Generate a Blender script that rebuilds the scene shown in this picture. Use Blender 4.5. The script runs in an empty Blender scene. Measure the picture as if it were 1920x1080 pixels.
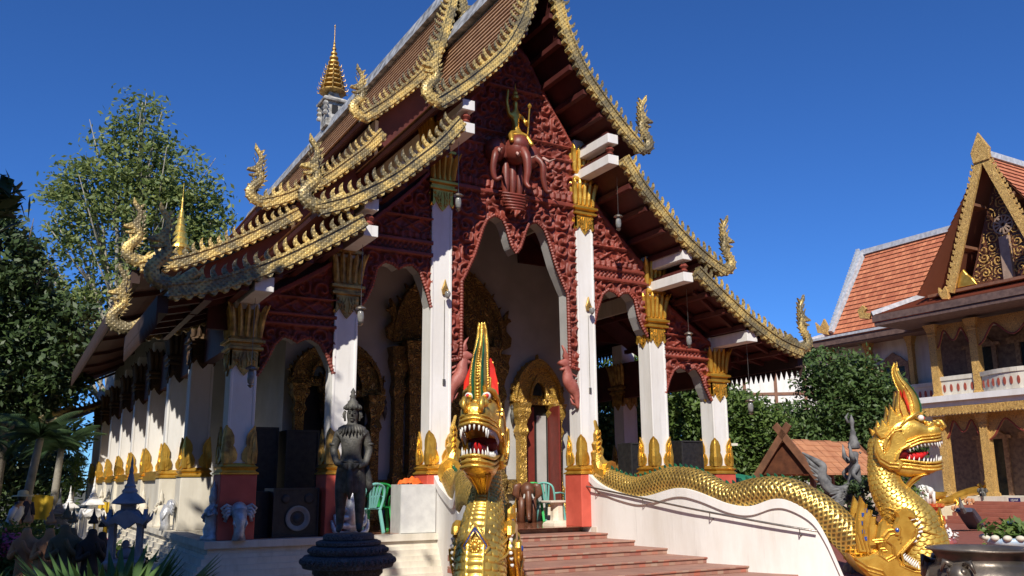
import bpy, bmesh, math, random
import numpy as np
from mathutils import Vector, Matrix
sc = bpy.context.scene
COL = sc.collection
R = math.radians

# ------------------------------------------------------------------ camera
PI_, YA, RO = R(11.852), R(30.033), R(-.425)
F = Vector((math.sin(YA)*math.cos(PI_), math.cos(YA)*math.cos(PI_), math.sin(PI_)))
R0 = Vector((math.cos(YA), -math.sin(YA), 0)); U0 = R0.cross(F)
RR = R0*math.cos(RO)+U0*math.sin(RO); UU = -R0*math.sin(RO)+U0*math.cos(RO)
cd = bpy.data.cameras.new('camera'); cam = bpy.data.objects.new('camera', cd); COL.objects.link(cam)
m = Matrix.Identity(4)
for i in range(3):
    m[i][0] = RR[i]; m[i][1] = UU[i]; m[i][2] = -F[i]
m[0][3], m[1][3], m[2][3] = -8.54295, -14.7712, .85
cam.matrix_world = m
cd.sensor_width = 36; cd.lens = 1610/1920*36; cd.shift_y = 29.035/1920; cd.clip_end = 2000; cd.clip_start = .05
sc.camera = cam
# ------------------------------------------------------------------ world and sun
SD = Vector((-.9, -1.2, 1.2)).normalized()          # towards the sun
w = bpy.data.worlds.new("World"); sc.world = w; w.use_nodes = True
nt = w.node_tree; nt.nodes.clear()
sky = nt.nodes.new('ShaderNodeTexSky'); sky.sky_type = 'NISHITA'; sky.sun_disc = False
sky.sun_elevation = math.asin(SD.z); sky.sun_rotation = math.atan2(SD.x, SD.y)
sky.altitude = 1500; sky.air_density = 1.0; sky.dust_density = 0.1; sky.ozone_density = 5.0
hs = nt.nodes.new('ShaderNodeMix'); hs.data_type = 'RGBA'; hs.blend_type = 'MULTIPLY'; hs.inputs[0].default_value = 1; hs.inputs[7].default_value = (.50, .93, 1.52, 1)
bg = nt.nodes.new('ShaderNodeBackground'); bg.inputs[1].default_value = .08
out = nt.nodes.new('ShaderNodeOutputWorld')
nt.links.new(sky.outputs[0], hs.inputs[6]); nt.links.new(hs.outputs[2], bg.inputs[0]); nt.links.new(bg.outputs[0], out.inputs[0])
ld = bpy.data.lights.new('sun', 'SUN'); ld.energy = 5.0; ld.angle = R(.5); ld.color = (1, .93, .82)
lo = bpy.data.objects.new('sun', ld); COL.objects.link(lo); lo.rotation_euler = SD.to_track_quat('Z', 'Y').to_euler(); lo.location = (-20, -25, 30)
sc.view_settings.view_transform = 'Standard'; sc.view_settings.look = 'None'; sc.view_settings.exposure = .12; sc.view_settings.gamma = 1

# ------------------------------------------------------------------ materials
def nmat(name):
    mt = bpy.data.materials.new(name); mt.use_nodes = True
    t = mt.node_tree; t.nodes.clear()
    o = t.nodes.new('ShaderNodeOutputMaterial'); b = t.nodes.new('ShaderNodeBsdfPrincipled')
    t.links.new(b.outputs[0], o.inputs[0]); return mt, t, b
def nd(t, ty, **k):
    n = t.nodes.new(ty)
    for a, v in k.items():
        if a in n.inputs: n.inputs[a].default_value = v
        else: setattr(n, a, v)
    return n
def coords(t, kind='Object'):
    return nd(t, 'ShaderNodeTexCoord').outputs[kind]
def noise(t, vec, scale, detail=4, rough=.55):
    n = nd(t, 'ShaderNodeTexNoise'); n.inputs['Scale'].default_value = scale; n.inputs['Detail'].default_value = detail
    n.inputs['Roughness'].default_value = rough; t.links.new(vec, n.inputs['Vector']); return n.outputs['Fac']
def ramp(t, fac, stops):
    r = nd(t, 'ShaderNodeValToRGB'); e = r.color_ramp.elements
    while len(e) < len(stops): e.new(.5)
    for i, (p, c) in enumerate(stops): e[i].position = p; e[i].color = (*c, 1)
    t.links.new(fac, r.inputs[0]); return r.outputs[0]
def mathn(t, op, a, b=None, c=None):
    n = nd(t, 'ShaderNodeMath', operation=op)
    for i, x in enumerate((a, b, c)):
        if x is None: continue
        if isinstance(x, (int, float)): n.inputs[i].default_value = x
        else: t.links.new(x, n.inputs[i])
    return n.outputs[0]
def mixc(t, fac, a, b):
    n = nd(t, 'ShaderNodeMix', data_type='RGBA')
    for i, x in ((0, fac), (6, a), (7, b)):
        if isinstance(x, (int, float)): n.inputs[i].default_value = x
        elif isinstance(x, tuple): n.inputs[i].default_value = (*x, 1)
        else: t.links.new(x, n.inputs[i])
    return n.outputs[2]
def bump(t, b, h, strength=.5, dist=.02):
    n = nd(t, 'ShaderNodeBump'); n.inputs['Strength'].default_value = strength; n.inputs['Distance'].default_value = dist
    t.links.new(h, n.inputs['Height']); t.links.new(n.outputs[0], b.inputs['Normal'])
def pm(name, c1, c2=None, rough=.6, metal=0., scale=6, bstr=.3, bscale=30, bdist=.01, lo=.35, hi=.65):
    mt, t, b = nmat(name); v = coords(t)
    if c2 is None: c2 = tuple(x*.75 for x in c1)
    t.links.new(ramp(t, noise(t, v, scale), [(lo, c1), (hi, c2)]), b.inputs['Base Color'])
    b.inputs['Roughness'].default_value = rough; b.inputs['Metallic'].default_value = metal
    if bstr: bump(t, b, noise(t, v, bscale), bstr, bdist)
    return mt
def rosette(t, v, scale, k=26):
    n = nd(t, 'ShaderNodeTexNoise'); n.inputs['Scale'].default_value = scale; n.inputs['Detail'].default_value = 1.5; n.inputs['Distortion'].default_value = 2.2; t.links.new(v, n.inputs['Vector'])
    d = mathn(t, 'ABSOLUTE', mathn(t, 'SUBTRACT', mathn(t, 'FRACT', mathn(t, 'MULTIPLY', n.outputs['Fac'], 7.)), .5))
    return mathn(t, 'MULTIPLY', mathn(t, 'SUBTRACT', .5, d), 1.7)
def carved(name, c1, c2, rough, metal, scale=7, bs=.8, bd=.03, k=26):
    mt, t, b = nmat(name); v = coords(t)
    h = rosette(t, v, scale, k)
    c = ramp(t, h, [(.12, c2), (.45, c1)])
    t.links.new(mixc(t, mathn(t, 'MULTIPLY', noise(t, v, 2.5), .35), c, tuple(x*.45 for x in c1)), b.inputs['Base Color'])
    b.inputs['Roughness'].default_value = rough
    t.links.new(ramp(t, h, [(.12, (0, 0, 0)), (.45, (metal,)*3)]), b.inputs['Metallic'])
    bump(t, b, h, bs, bd); return mt
M = {}
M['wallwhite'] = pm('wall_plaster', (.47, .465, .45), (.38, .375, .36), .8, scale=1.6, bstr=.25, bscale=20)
def stained(name, c, stain, z0, z1):
    mt, t, b = nmat(name); v = coords(t)
    mp = nd(t, 'ShaderNodeMapping'); mp.inputs['Scale'].default_value = (1.1, 1.1, .25); t.links.new(v, mp.inputs[0])
    n = noise(t, mp.outputs[0], 2.2, 6, .65); n2 = noise(t, v, 9, 5)
    c1 = ramp(t, n, [(.38, c), (.72, stain)])
    t.links.new(mixc(t, mathn(t, 'MULTIPLY', n2, .25), c1, stain), b.inputs['Base Color'])
    b.inputs['Roughness'].default_value = .75; bump(t, b, n2, .2, .01)
    sp = nd(t, 'ShaderNodeTexNoise'); sp.inputs['Scale'].default_value = 1.1; sp.inputs['Detail'].default_value = 9; sp.inputs['Roughness'].default_value = .75
    m3 = nd(t, 'ShaderNodeMapping'); m3.inputs['Scale'].default_value = (7, 7, .35); t.links.new(v, m3.inputs[0]); t.links.new(m3.outputs[0], sp.inputs['Vector'])
    st_ = ramp(t, sp.outputs['Fac'], [(.56, (0, 0, 0)), (.74, (.45, .45, .45))])
    old = b.inputs['Base Color'].links[0].from_socket
    t.links.new(mixc(t, st_, old, tuple(x*.55 for x in stain)), b.inputs['Base Color']); return mt
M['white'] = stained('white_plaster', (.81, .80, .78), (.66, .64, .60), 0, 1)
M['cream'] = stained('cream_render', (.72, .68, .58), (.5, .45, .36), 0, 1)
M['balus'] = stained('balustrade_render', (.80, .79, .76), (.66, .63, .58), 0, 1)
M['gold'] = pm('gold_paint', (.80, .50, .09), (.62, .34, .05), .34, .72, 5, .45, 45, .008)
M['goldbright'] = pm('bright_gold_paint', (.92, .60, .12), (.50, .28, .05), .32, .72, 4, .6, 38, .01, .4, .72)
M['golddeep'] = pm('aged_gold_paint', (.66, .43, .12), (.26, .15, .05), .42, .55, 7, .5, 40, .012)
M['golddark'] = pm('shade_darkened_gold', (.12, .07, .03), (.07, .04, .025), .6, .2)  # gold of the side capitals with the eave shade put into its colour
M['goldcarve'] = carved('carved_gold_leaf', (.75, .46, .09), (.16, .08, .02), .4, .6, 5, .6, .03, 18)
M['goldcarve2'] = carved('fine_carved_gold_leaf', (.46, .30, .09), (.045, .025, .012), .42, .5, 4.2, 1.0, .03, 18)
M['salagold'] = carved('pale_carved_gold', (.82, .52, .15), (.26, .11, .04), .5, .15, 6, .7, .03)
def roofgold():
    mt, t, b = nmat('weathered_roof_gold'); v = coords(t, 'Generated')
    v = coords(t)
    n = noise(t, v, 1.6, 6, .7); n2 = noise(t, v, 14, 4)
    sp = nd(t, 'ShaderNodeSeparateXYZ'); t.links.new(v, sp.inputs[0]); cb_ = nd(t, 'ShaderNodeCombineXYZ')
    t.links.new(mathn(t, 'ADD', sp.outputs[0], sp.outputs[2]), cb_.inputs[0]); t.links.new(mathn(t, 'SUBTRACT', sp.outputs[0], sp.outputs[2]), cb_.inputs[1])
    wv = nd(t, 'ShaderNodeTexVoronoi'); wv.inputs['Scale'].default_value = 11; wv.inputs['Randomness'].default_value = .12; t.links.new(cb_.outputs[0], wv.inputs[0])
    cell = ramp(t, wv.outputs['Distance'], [(.16, (.25, .25, .25)), (.38, (1, 1, 1))])
    base = mixc(t, cell, (.30, .20, .06), (.72, .52, .17))
    s = mathn(t, 'ADD', mathn(t, 'MULTIPLY', n, .8), mathn(t, 'MULTIPLY', n2, .28))
    dirt = ramp(t, s, [(.465, (0, 0, 0)), (.59, (1, 1, 1))])
    t.links.new(mixc(t, mathn(t, 'MULTIPLY', dirt, .82), base, (.10, .095, .07)), b.inputs['Base Color'])
    b.inputs['Roughness'].default_value = .45; b.inputs['Metallic'].default_value = .25
    bump(t, b, cell, .6, .015); return mt
M['roofgold'] = roofgold()
M['redcarve'] = pm('carved_red_paint', (.28, .052, .032), (.17, .032, .02), .55, 0, 3, .5, 30, .01)
M['redboard'] = pm('red_brown_boards', (.10, .02, .015), (.065, .013, .01), .6, 0, 3, .3, 12, .01)
M['fascia'] = pm('dark_eave_timber', (.045, .022, .018), (.03, .016, .013), .8, 0, 3)
M['redplinth'] = pm('red_plinth_paint', (.62, .11, .07), (.50, .08, .05), .6, 0, 3, .15, 20, .005)
M['redflame'] = pm('vermilion_paint', (.70, .04, .02), (.55, .03, .02), .4)
M['dark'] = pm('dark_void', (.012, .011, .010), None, .8)
M['black'] = pm('black_vinyl', (.02, .02, .022), (.03, .03, .03), .55)
M['blacklac'] = pm('black_lacquer_with_dust', (.010, .010, .012), (.025, .024, .024), .5, 0, 12, .2)
M['tooth'] = pm('white_enamel', (.86, .85, .8), None, .3, bstr=0)
M['mouth'] = pm('dark_red_mouth', (.22, .01, .01), (.12, .005, .005), .4)
M['tongue'] = pm('red_tongue', (.6, .02, .02), None, .3)
M['green'] = pm('green_mirror_glass', (.02, .12, .05), (.01, .05, .03), .15)
M['blue'] = pm('blue_mirror_glass', (.03, .08, .35), (.02, .05, .2), .15)
M['steel'] = pm('brushed_rail_metal', (.35, .32, .28), (.22, .2, .18), .35, .8)
M['stonegrey'] = carved('carved_dark_stone', (.13, .135, .15), (.03, .032, .04), .7, 0, 10, .7, .02)
M['statue'] = pm('dark_weathered_stone', (.12, .115, .10), (.035, .035, .034), .6, .15, 10, .6, 55, .012)
M['statue2'] = pm('grey_cement', (.21, .21, .21), (.08, .08, .085), .75, 0, 7, .5, 40, .01)
M['shrine'] = pm('blue_grey_cement', (.30, .32, .38), (.2, .22, .27), .75, 0, 7, .5, 40, .01)
M['silver'] = pm('silver_painted_plaster', (.62, .63, .66), (.38, .39, .42), .35, .35, 14, .5, 50, .01)
M['wood'] = pm('dark_wood', (.16, .06, .03), (.09, .035, .02), .45, 0, 5, .3)
M['woodlt'] = pm('brown_wood', (.24, .11, .06), (.15, .07, .04), .6, 0, 5, .3)
M['clay'] = pm('terracotta_clay', (.58, .30, .14), (.36, .17, .09), .8, 0, 8, .4)  # clay brightened in colour to stand in for sun on the figures
M['soil'] = pm('garden_soil', (.09, .07, .05), (.05, .045, .03), .95, 0, 1.2, .8, 8, .05)
M['stonefloor'] = pm('polished_red_floor', (.30, .12, .07), (.22, .09, .05), .12, 0, 3, .05)
M['bronze'] = pm('blackened_bronze', (.24, .20, .16), (.09, .08, .07), .38, .6, 3, .3, 18, .01)
M['orange'] = pm('orange_cloth', (.85, .16, .02), (.7, .1, .01), .8)
M['yellow'] = pm('yellow_cloth', (.62, .42, .03), (.5, .33, .02), .8)
M['teal'] = pm('teal_plastic', (.20, .52, .46), (.18, .48, .43), .35, bstr=0)
M['greenpl'] = pm('green_plastic', (.03, .45, .10), (.03, .4, .09), .35, bstr=0)
M['tarp'] = pm('green_tarpaulin', (.02, .22, .13), (.015, .17, .1), .6)
M['glass'] = pm('lamp_glass', (.16, .16, .15), (.3, .3, .29), .12)
M['window'] = pm('dark_window_glass', (.015, .02, .022), (.03, .035, .035), .1)
M['bark'] = pm('grey_bark', (.20, .17, .13), (.11, .09, .07), .9, 0, 4, .8, 12, .03)
M['panel'] = pm('white_laminate', (.60, .60, .58), (.5, .5, .49), .5)
M['pinkfl'] = pm('pink_petals', (.75, .18, .30), (.6, .1, .25), .6)
M['skin'] = pm('skin', (.42, .24, .15), None, .6, bstr=0)
M['jade'] = pm('pale_blue_glaze', (.35, .48, .65), (.6, .62, .62), .3)
M['pinkpot'] = pm('pink_glazed_pot', (.35, .10, .09), (.28, .08, .07), .3)
M['signblue'] = pm('dark_blue_sign_paint', (.02, .02, .12), None, .4, bstr=0)
def leafmat(name, a, b2, tr=.25):
    mt = bpy.data.materials.new(name); mt.use_nodes = True; t = mt.node_tree; t.nodes.clear()
    o = t.nodes.new('ShaderNodeOutputMaterial'); b = t.nodes.new('ShaderNodeBsdfPrincipled'); tl = t.nodes.new('ShaderNodeBsdfTranslucent')
    mx = t.nodes.new('ShaderNodeMixShader'); mx.inputs[0].default_value = tr
    geo = nd(t, 'ShaderNodeNewGeometry')
    n = noise(t, coords(t), .9, 3)
    k = mathn(t, 'ADD', mathn(t, 'MULTIPLY', geo.outputs['Random Per Island'], .6), mathn(t, 'MULTIPLY', n, .5))
    c = ramp(t, k, [(.2, a), (.8, b2)])
    t.links.new(c, b.inputs['Base Color']); t.links.new(c, tl.inputs[0]); b.inputs['Roughness'].default_value = .55
    t.links.new(b.outputs[0], mx.inputs[1]); t.links.new(tl.outputs[0], mx.inputs[2]); t.links.new(mx.outputs[0], o.inputs[0]); return mt
M['leaf'] = leafmat('leaves', (.05, .10, .02), (.13, .20, .04))
M['leafpale'] = leafmat('pale_leaves', (.11, .17, .045), (.26, .30, .09), .4)
M['leafdark'] = leafmat('dark_leaves', (.022, .045, .014), (.06, .10, .025), .15)
M['palm'] = leafmat('palm_leaves', (.05, .12, .03), (.11, .20, .05))
M['leafmid'] = leafmat('mango_leaves', (.035, .075, .018), (.09, .15, .035))
M['palmdark'] = leafmat('shaded_palm_leaves', (.02, .05, .015), (.05, .09, .025))
def tilemat(name, c1, c2, mort, sx, sy, coord='UV', rough=.7, bs=.4):
    mt, t, b = nmat(name); v = coords(t, coord)
    mp = nd(t, 'ShaderNodeMapping'); mp.inputs['Scale'].default_value = (sx, sy, 1); t.links.new(v, mp.inputs[0])
    br = nd(t, 'ShaderNodeTexBrick'); br.inputs['Color1'].default_value = (*c1, 1); br.inputs['Color2'].default_value = (*c2, 1); br.inputs['Mortar'].default_value = (*mort, 1)
    br.inputs['Scale'].default_value = 1; br.inputs['Mortar Size'].default_value = .035; br.inputs['Brick Width'].default_value = 1; br.inputs['Row Height'].default_value = 1
    t.links.new(mp.outputs[0], br.inputs[0])
    n = noise(t, coords(t), 1.1, 5, .7)
    t.links.new(mixc(t, mathn(t, 'MULTIPLY', n, .4), br.outputs['Color'], tuple(x*.45 for x in c1)), b.inputs['Base Color'])
    b.inputs['Roughness'].default_value = rough; bump(t, b, br.outputs['Fac'], -bs, .01); return mt
M['rooftile'] = tilemat('old_brown_roof_tiles', (.52, .31, .17), (.36, .20, .11), (.06, .035, .02), 1/.16, 1/.14)
M['orangetile'] = tilemat('orange_roof_tiles', (.72, .26, .12), (.46, .13, .06), (.2, .06, .03), 1/.25, 1/.3)
M['brick'] = tilemat('red_brick_paving', (.33, .10, .07), (.26, .08, .055), (.18, .10, .08), 1/.4, 1/.2, 'Object')
M['riser'] = tilemat('patchwork_riser_bricks', (.32, .10, .075), (.30, .19, .14), (.28, .2, .16), 1/.11, 1/.3, 'Object')
def treadmat():
    mt, t, b = nmat('terracotta_treads'); v = coords(t)
    g = nd(t, 'ShaderNodeNewGeometry'); s = nd(t, 'ShaderNodeSeparateXYZ'); t.links.new(g.outputs['Normal'], s.inputs[0])
    mp = nd(t, 'ShaderNodeMapping'); mp.inputs['Scale'].default_value = (8, 1, 10); mp.inputs['Location'].default_value = (0, 0, .35); t.links.new(v, mp.inputs[0])
    wn = nd(t, 'ShaderNodeTexWhiteNoise', noise_dimensions='3D')
    fl = nd(t, 'ShaderNodeVectorMath', operation='FLOOR'); t.links.new(mp.outputs[0], fl.inputs[0]); t.links.new(fl.outputs[0], wn.inputs[0])
    rb = ramp(t, wn.outputs['Value'], [(.0, (.42, .13, .085)), (.3, (.36, .24, .17)), (.5, (.28, .12, .09)), (.72, (.40, .27, .20)), (1., (.30, .085, .06))])
    tr = ramp(t, noise(t, v, 3, 5), [(.3, (.40, .215, .155)), (.7, (.29, .15, .115))])
    t.links.new(mixc(t, mathn(t, 'GREATER_THAN', s.outputs[2], .5), rb, tr), b.inputs['Base Color'])
    b.inputs['Roughness'].default_value = .7; bump(t, b, noise(t, v, 30), .2, .01); return mt
M['tread'] = treadmat()
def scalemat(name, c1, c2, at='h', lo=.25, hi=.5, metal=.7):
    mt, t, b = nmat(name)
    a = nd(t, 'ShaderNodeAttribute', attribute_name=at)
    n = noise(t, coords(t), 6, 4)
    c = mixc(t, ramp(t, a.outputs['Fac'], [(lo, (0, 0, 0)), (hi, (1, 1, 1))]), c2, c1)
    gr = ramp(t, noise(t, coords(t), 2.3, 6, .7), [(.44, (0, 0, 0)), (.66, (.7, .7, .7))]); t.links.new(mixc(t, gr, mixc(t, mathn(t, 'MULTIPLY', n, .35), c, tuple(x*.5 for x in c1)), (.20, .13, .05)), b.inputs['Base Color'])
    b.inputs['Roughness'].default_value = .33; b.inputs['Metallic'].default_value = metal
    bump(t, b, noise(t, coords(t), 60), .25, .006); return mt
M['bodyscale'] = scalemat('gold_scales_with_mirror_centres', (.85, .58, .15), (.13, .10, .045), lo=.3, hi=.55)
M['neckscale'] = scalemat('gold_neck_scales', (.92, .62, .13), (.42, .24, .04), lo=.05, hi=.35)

# ------------------------------------------------------------------ mesh helpers
class MB:
    def __init__(s): s.v = []; s.f = []; s.m = []; s.n = 0; s.attr = []
    def add(s, V, Fc, mi=0, h=None):
        V = np.asarray(V, float).reshape(-1, 3); s.v.append(V)
        for f in Fc: s.f.append(tuple(int(i)+s.n for i in f)); s.m.append(mi)
        s.attr.append(np.ones(len(V)) if h is None else np.asarray(h, float).ravel())
        s.n += len(V); return s
    def box(s, x0, x1, y0, y1, z0, z1, mi=0):
        V = [(x, y, z) for z in (z0, z1) for y in (y0, y1) for x in (x0, x1)]
        return s.add(V, [(0, 2, 3, 1), (4, 5, 7, 6), (0, 1, 5, 4), (2, 6, 7, 3), (0, 4, 6, 2), (1, 3, 7, 5)], mi)
    def beam(s, a, b, w_, h_, mi=0):
        a, b = Vector(a), Vector(b); d = (b-a).normalized()
        up = Vector((0, 0, 1)) if abs(d.z) < .95 else Vector((0, 1, 0))
        x = d.cross(up).normalized(); y = x.cross(d).normalized()
        V = [p+x*(i*w_/2)+y*(j*h_/2) for p in (a, b) for i, j in ((-1, -1), (1, -1), (1, 1), (-1, 1))]
        return s.add([tuple(v) for v in V], [(0, 1, 2, 3), (7, 6, 5, 4), (0, 4, 5, 1), (1, 5, 6, 2), (2, 6, 7, 3), (3, 7, 4, 0)], mi)
    def lathe(s, prof, n=20, c=(0, 0, 0), rot=0., sx=1, sy=1, mi=0):
        prof = [(r, z) for r, z in prof]; V = []
        for r, z in prof:
            for k in range(n):
                a = 2*math.pi*k/n+rot; V.append((c[0]+r*math.cos(a)*sx, c[1]+r*math.sin(a)*sy, c[2]+z))
        Fc = [(i*n+k, i*n+(k+1) % n, (i+1)*n+(k+1) % n, (i+1)*n+k) for i in range(len(prof)-1) for k in range(n)]
        Fc += [tuple(range(n-1, -1, -1)), tuple(range((len(prof)-1)*n, len(prof)*n))]
        return s.add(V, Fc, mi)
    def sq(s, prof, c=(0, 0, 0), mi=0, sx=1, sy=1):     # square lathe, profile half widths
        return s.lathe([(r*math.sqrt(2), z) for r, z in prof], 4, c, math.pi/4, sx, sy, mi)
    def tube(s, path, rad, n=8, sy=1., up=None, mi=0, cap=True):
        P = [Vector(p) for p in path]; V = []
        if isinstance(rad, (int, float)): rad = [rad]*len(P)
        last = None
        for i, p in enumerate(P):
            d = (P[min(i+1, len(P)-1)]-P[max(i-1, 0)]); d = d.normalized() if d.length > 1e-9 else Vector((0, 0, 1))
            u = Vector(up) if up else (last if last else (Vector((0, 1, 0)) if abs(d.y) < .9 else Vector((1, 0, 0))))
            x = (u-d*u.dot(d)).normalized(); y = d.cross(x); last = x
            for k in range(n):
                a = 2*math.pi*k/n; V.append(tuple(p+x*(math.cos(a)*rad[i]*sy)+y*(math.sin(a)*rad[i])))
        Fc = [(i*n+k, i*n+(k+1) % n, (i+1)*n+(k+1) % n, (i+1)*n+k) for i in range(len(P)-1) for k in range(n)]
        if cap: Fc += [tuple(range(n-1, -1, -1)), tuple(range((len(P)-1)*n, len(P)*n))]
        return s.add(V, Fc, mi)
    def prism(s, poly, t, fr, mi=0, bev=0.):       # poly in (u,v), extruded -t/2..t/2 along w ; fr(u,v,w)->xyz
        n = len(poly); P = [tuple(p) for p in poly]
        a = sum(P[i][0]*P[(i+1) % n][1]-P[(i+1) % n][0]*P[i][1] for i in range(n))
        if a < 0: P = P[::-1]
        if bev:
            cx = []
            for i in range(n):
                p0, p1, p2 = Vector(P[i-1]), Vector(P[i]), Vector(P[(i+1) % n])
                e1 = (p1-p0); e2 = (p2-p1)
                n1 = Vector((-e1.y, e1.x)); n2 = Vector((-e2.y, e2.x))
                nn = (n1.normalized() if n1.length else n1)+(n2.normalized() if n2.length else n2)
                nn = nn.normalized() if nn.length > 1e-6 else Vector((0, 0)); q = p1+nn*bev; cx.append((q.x, q.y))
            L = [[(*p, -t/2) for p in cx], [(*p, -t/2+bev) for p in P], [(*p, t/2-bev) for p in P], [(*p, t/2) for p in cx]]
        else: L = [[(*p, -t/2) for p in P], [(*p, t/2) for p in P]]
        V = [fr(*q) for l in L for q in l]
        Fc = [(i*n+k, i*n+(k+1) % n, (i+1)*n+(k+1) % n, (i+1)*n+k) for i in range(len(L)-1) for k in range(n)]
        Fc += [tuple(range(n-1, -1, -1)), tuple(range((len(L)-1)*n, len(L)*n))]
        return s.add(V, Fc, mi)
    def grid(s, X, Y, Z, mask=None, mi=0, h=None):
        a, b = X.shape; V = np.stack([X, Y, Z], -1).reshape(-1, 3); idx = np.arange(a*b).reshape(a, b)
        q = np.stack([idx[:-1, :-1], idx[1:, :-1], idx[1:, 1:], idx[:-1, 1:]], -1).reshape(-1, 4)
        if mask is not None:
            q = q[(mask[:-1, :-1] & mask[1:, :-1] & mask[1:, 1:] & mask[:-1, 1:]).ravel()]
            used = np.unique(q); rm = -np.ones(a*b, int); rm[used] = np.arange(len(used)); V = V[used]; q = rm[q]
            if h is not None: h = np.asarray(h).ravel()[used]
        return s.add(V, q, mi, h)
    def build(s, name, mats, parent=None, smooth=False, uv=None, bevel=0):
        me = bpy.data.meshes.new(name); V = np.concatenate(s.v)
        me.from_pydata(V.tolist(), [], s.f)
        if not isinstance(mats, (list, tuple)): mats = [mats]
        for x in mats: me.materials.append(M[x] if isinstance(x, str) else x)
        if len(mats) > 1: me.polygons.foreach_set('material_index', s.m)
        if smooth: me.polygons.foreach_set('use_smooth', [True]*len(me.polygons))
        at = me.attributes.new('h', 'FLOAT', 'POINT'); at.data.foreach_set('value', np.concatenate(s.attr))
        if uv is not None:
            l = me.uv_layers.new(name='UVMap'); li = np.empty(len(me.loops), int); me.loops.foreach_get('vertex_index', li)
            l.data.foreach_set('uv', uv(V)[li].astype(float).ravel())
        me.update()
        bm = bmesh.new(); bm.from_mesh(me); bmesh.ops.recalc_face_normals(bm, faces=bm.faces); bm.to_mesh(me); bm.free()
        o = bpy.data.objects.new(name, me); COL.objects.link(o)
        if parent: o.parent = parent
        if bevel:
            b = o.modifiers.new('bevel', 'BEVEL'); b.width = bevel; b.segments = 2; b.limit_method = 'ANGLE'
        return o
def build_each(mb_, name, mats, parent, **k):
    off = 0; fi = 0
    for V in mb_.v:
        q = MB(); n = len(V); Fc = []
        while fi < len(mb_.f) and max(mb_.f[fi]) < off+n: Fc.append(tuple(i-off for i in mb_.f[fi])); fi += 1
        q.add(V, Fc); q.build(name, mats, parent, **k); off += n
def tag(o, label=None, cat=None, group=None, kind=None):
    if label: o['label'] = label
    if cat: o['category'] = cat
    if group: o['group'] = group
    if kind: o['kind'] = kind
    return o
def empty(name, loc=(0, 0, 0), rz=0., label=None, cat=None, group=None):
    o = bpy.data.objects.new(name, None); COL.objects.link(o); o.location = loc; o.rotation_euler = (0, 0, rz); o.empty_display_size = .2
    return tag(o, label, cat, group)
def copy_tree(o, parent=None):
    c = o.copy(); COL.objects.link(c); c.parent = parent
    for ch in list(o.children): copy_tree(ch, c)
    return c
def skin(name, pts, edges, rad, mat, parent=None, sub=2, root=0):
    bm = bmesh.new(); L = bm.verts.layers.skin.verify(); vs = []
    for i, p in enumerate(pts):
        v = bm.verts.new(p); r = rad[i]; v[L].radius = r if isinstance(r, tuple) else (r, r); v[L].use_root = (i == root); vs.append(v)
    for a, b in edges: bm.edges.new((vs[a], vs[b]))
    me = bpy.data.meshes.new(name); bm.to_mesh(me); bm.free(); me.materials.append(M[mat])
    o = bpy.data.objects.new(name, me); COL.objects.link(o); o.parent = parent
    s = o.modifiers.new('skin', 'SKIN'); s.use_smooth_shade = True
    if sub: m2 = o.modifiers.new('sub', 'SUBSURF'); m2.levels = sub; m2.render_levels = sub
    return o
def smoothpath(P, n):
    P = np.array(P, float); t = np.linspace(0, len(P)-1, n); out = []
    for x in t:
        i = min(int(x), len(P)-2); f = x-i
        p0, p1, p2, p3 = P[max(i-1, 0)], P[i], P[i+1], P[min(i+2, len(P)-1)]
        out.append(.5*((2*p1)+(-p0+p2)*f+(2*p0-5*p1+4*p2-p3)*f*f+(-p0+3*p1-3*p2+p3)*f**3))
    return np.array(out)
def hsh(i, j, k=0):
    v = np.sin(i*127.1+j*311.7+k*74.7)*43758.5453; return v-np.floor(v)
def scroll(u, v, s=.26, seed=0, pitch=.3):      # carved scrollwork height 0..1
    I, J = np.floor(u/s), np.floor(v/s)
    d1 = np.full(u.shape, 9.); d2 = d1.copy(); th = np.zeros(u.shape); hd = th.copy(); sz = th.copy()
    for a in (-1, 0, 1):
        for b in (-1, 0, 1):
            i, j = I+a, J+b
            cx = (i+.5+(hsh(i, j, seed)-.5)*.55)*s; cy = (j+.5+(hsh(i, j, seed+3)-.5)*.55)*s
            dx, dy = u-cx, v-cy; d = np.hypot(dx, dy); hn = np.where(hsh(i, j, seed+7) > .5, 1., -1.)
            c = d < d1; d2 = np.where(c, d1, np.minimum(d2, d)); th = np.where(c, np.arctan2(dy, dx), th); hd = np.where(c, hn, hd)
            sz = np.where(c, hsh(i, j, seed+9), sz); d1 = np.where(c, d, d1)
    sp = .5+.5*np.cos(hd*th+sz*6+2*np.pi*d1/(s*pitch))
    edge = np.clip((d2-d1)/(.16*s), 0, 1)
    lob = .5+.5*np.cos(6*th+hd*d1/s*9+sz*9)
    w_ = np.clip(d1/(s*.5), 0, 1)
    return (sp**1.2)*(1-w_*.25)*edge+lob*w_*.2*edge
XYZ = lambda u, v, w_: (u, v, w_)
def front(y0, sgn=1):        # u->x, v->z, w->-y
    return lambda u, v, w_: (u*sgn, y0-w_, v)

# ------------------------------------------------------------------ ground
g = MB(); 
gx, gy = np.meshgrid(np.linspace(-300, 400, 60), np.linspace(-120, 500, 60), indexing='ij')
g.add([(-300, -120, -.82), (400, -120, -.82), (400, 500, -.82), (-300, 500, -.82)], [(0, 1, 2, 3)])
tag(g.build('ground', pm('packed_earth', (.13, .11, .075), (.07, .075, .035), .95, 0, .6, .5, 6, .04)), kind='structure')
g = MB(); g.box(-5.0, 60, -30, 40, -.9, -.80)
tag(g.build('brick_paving', 'brick'), kind='structure')

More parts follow.
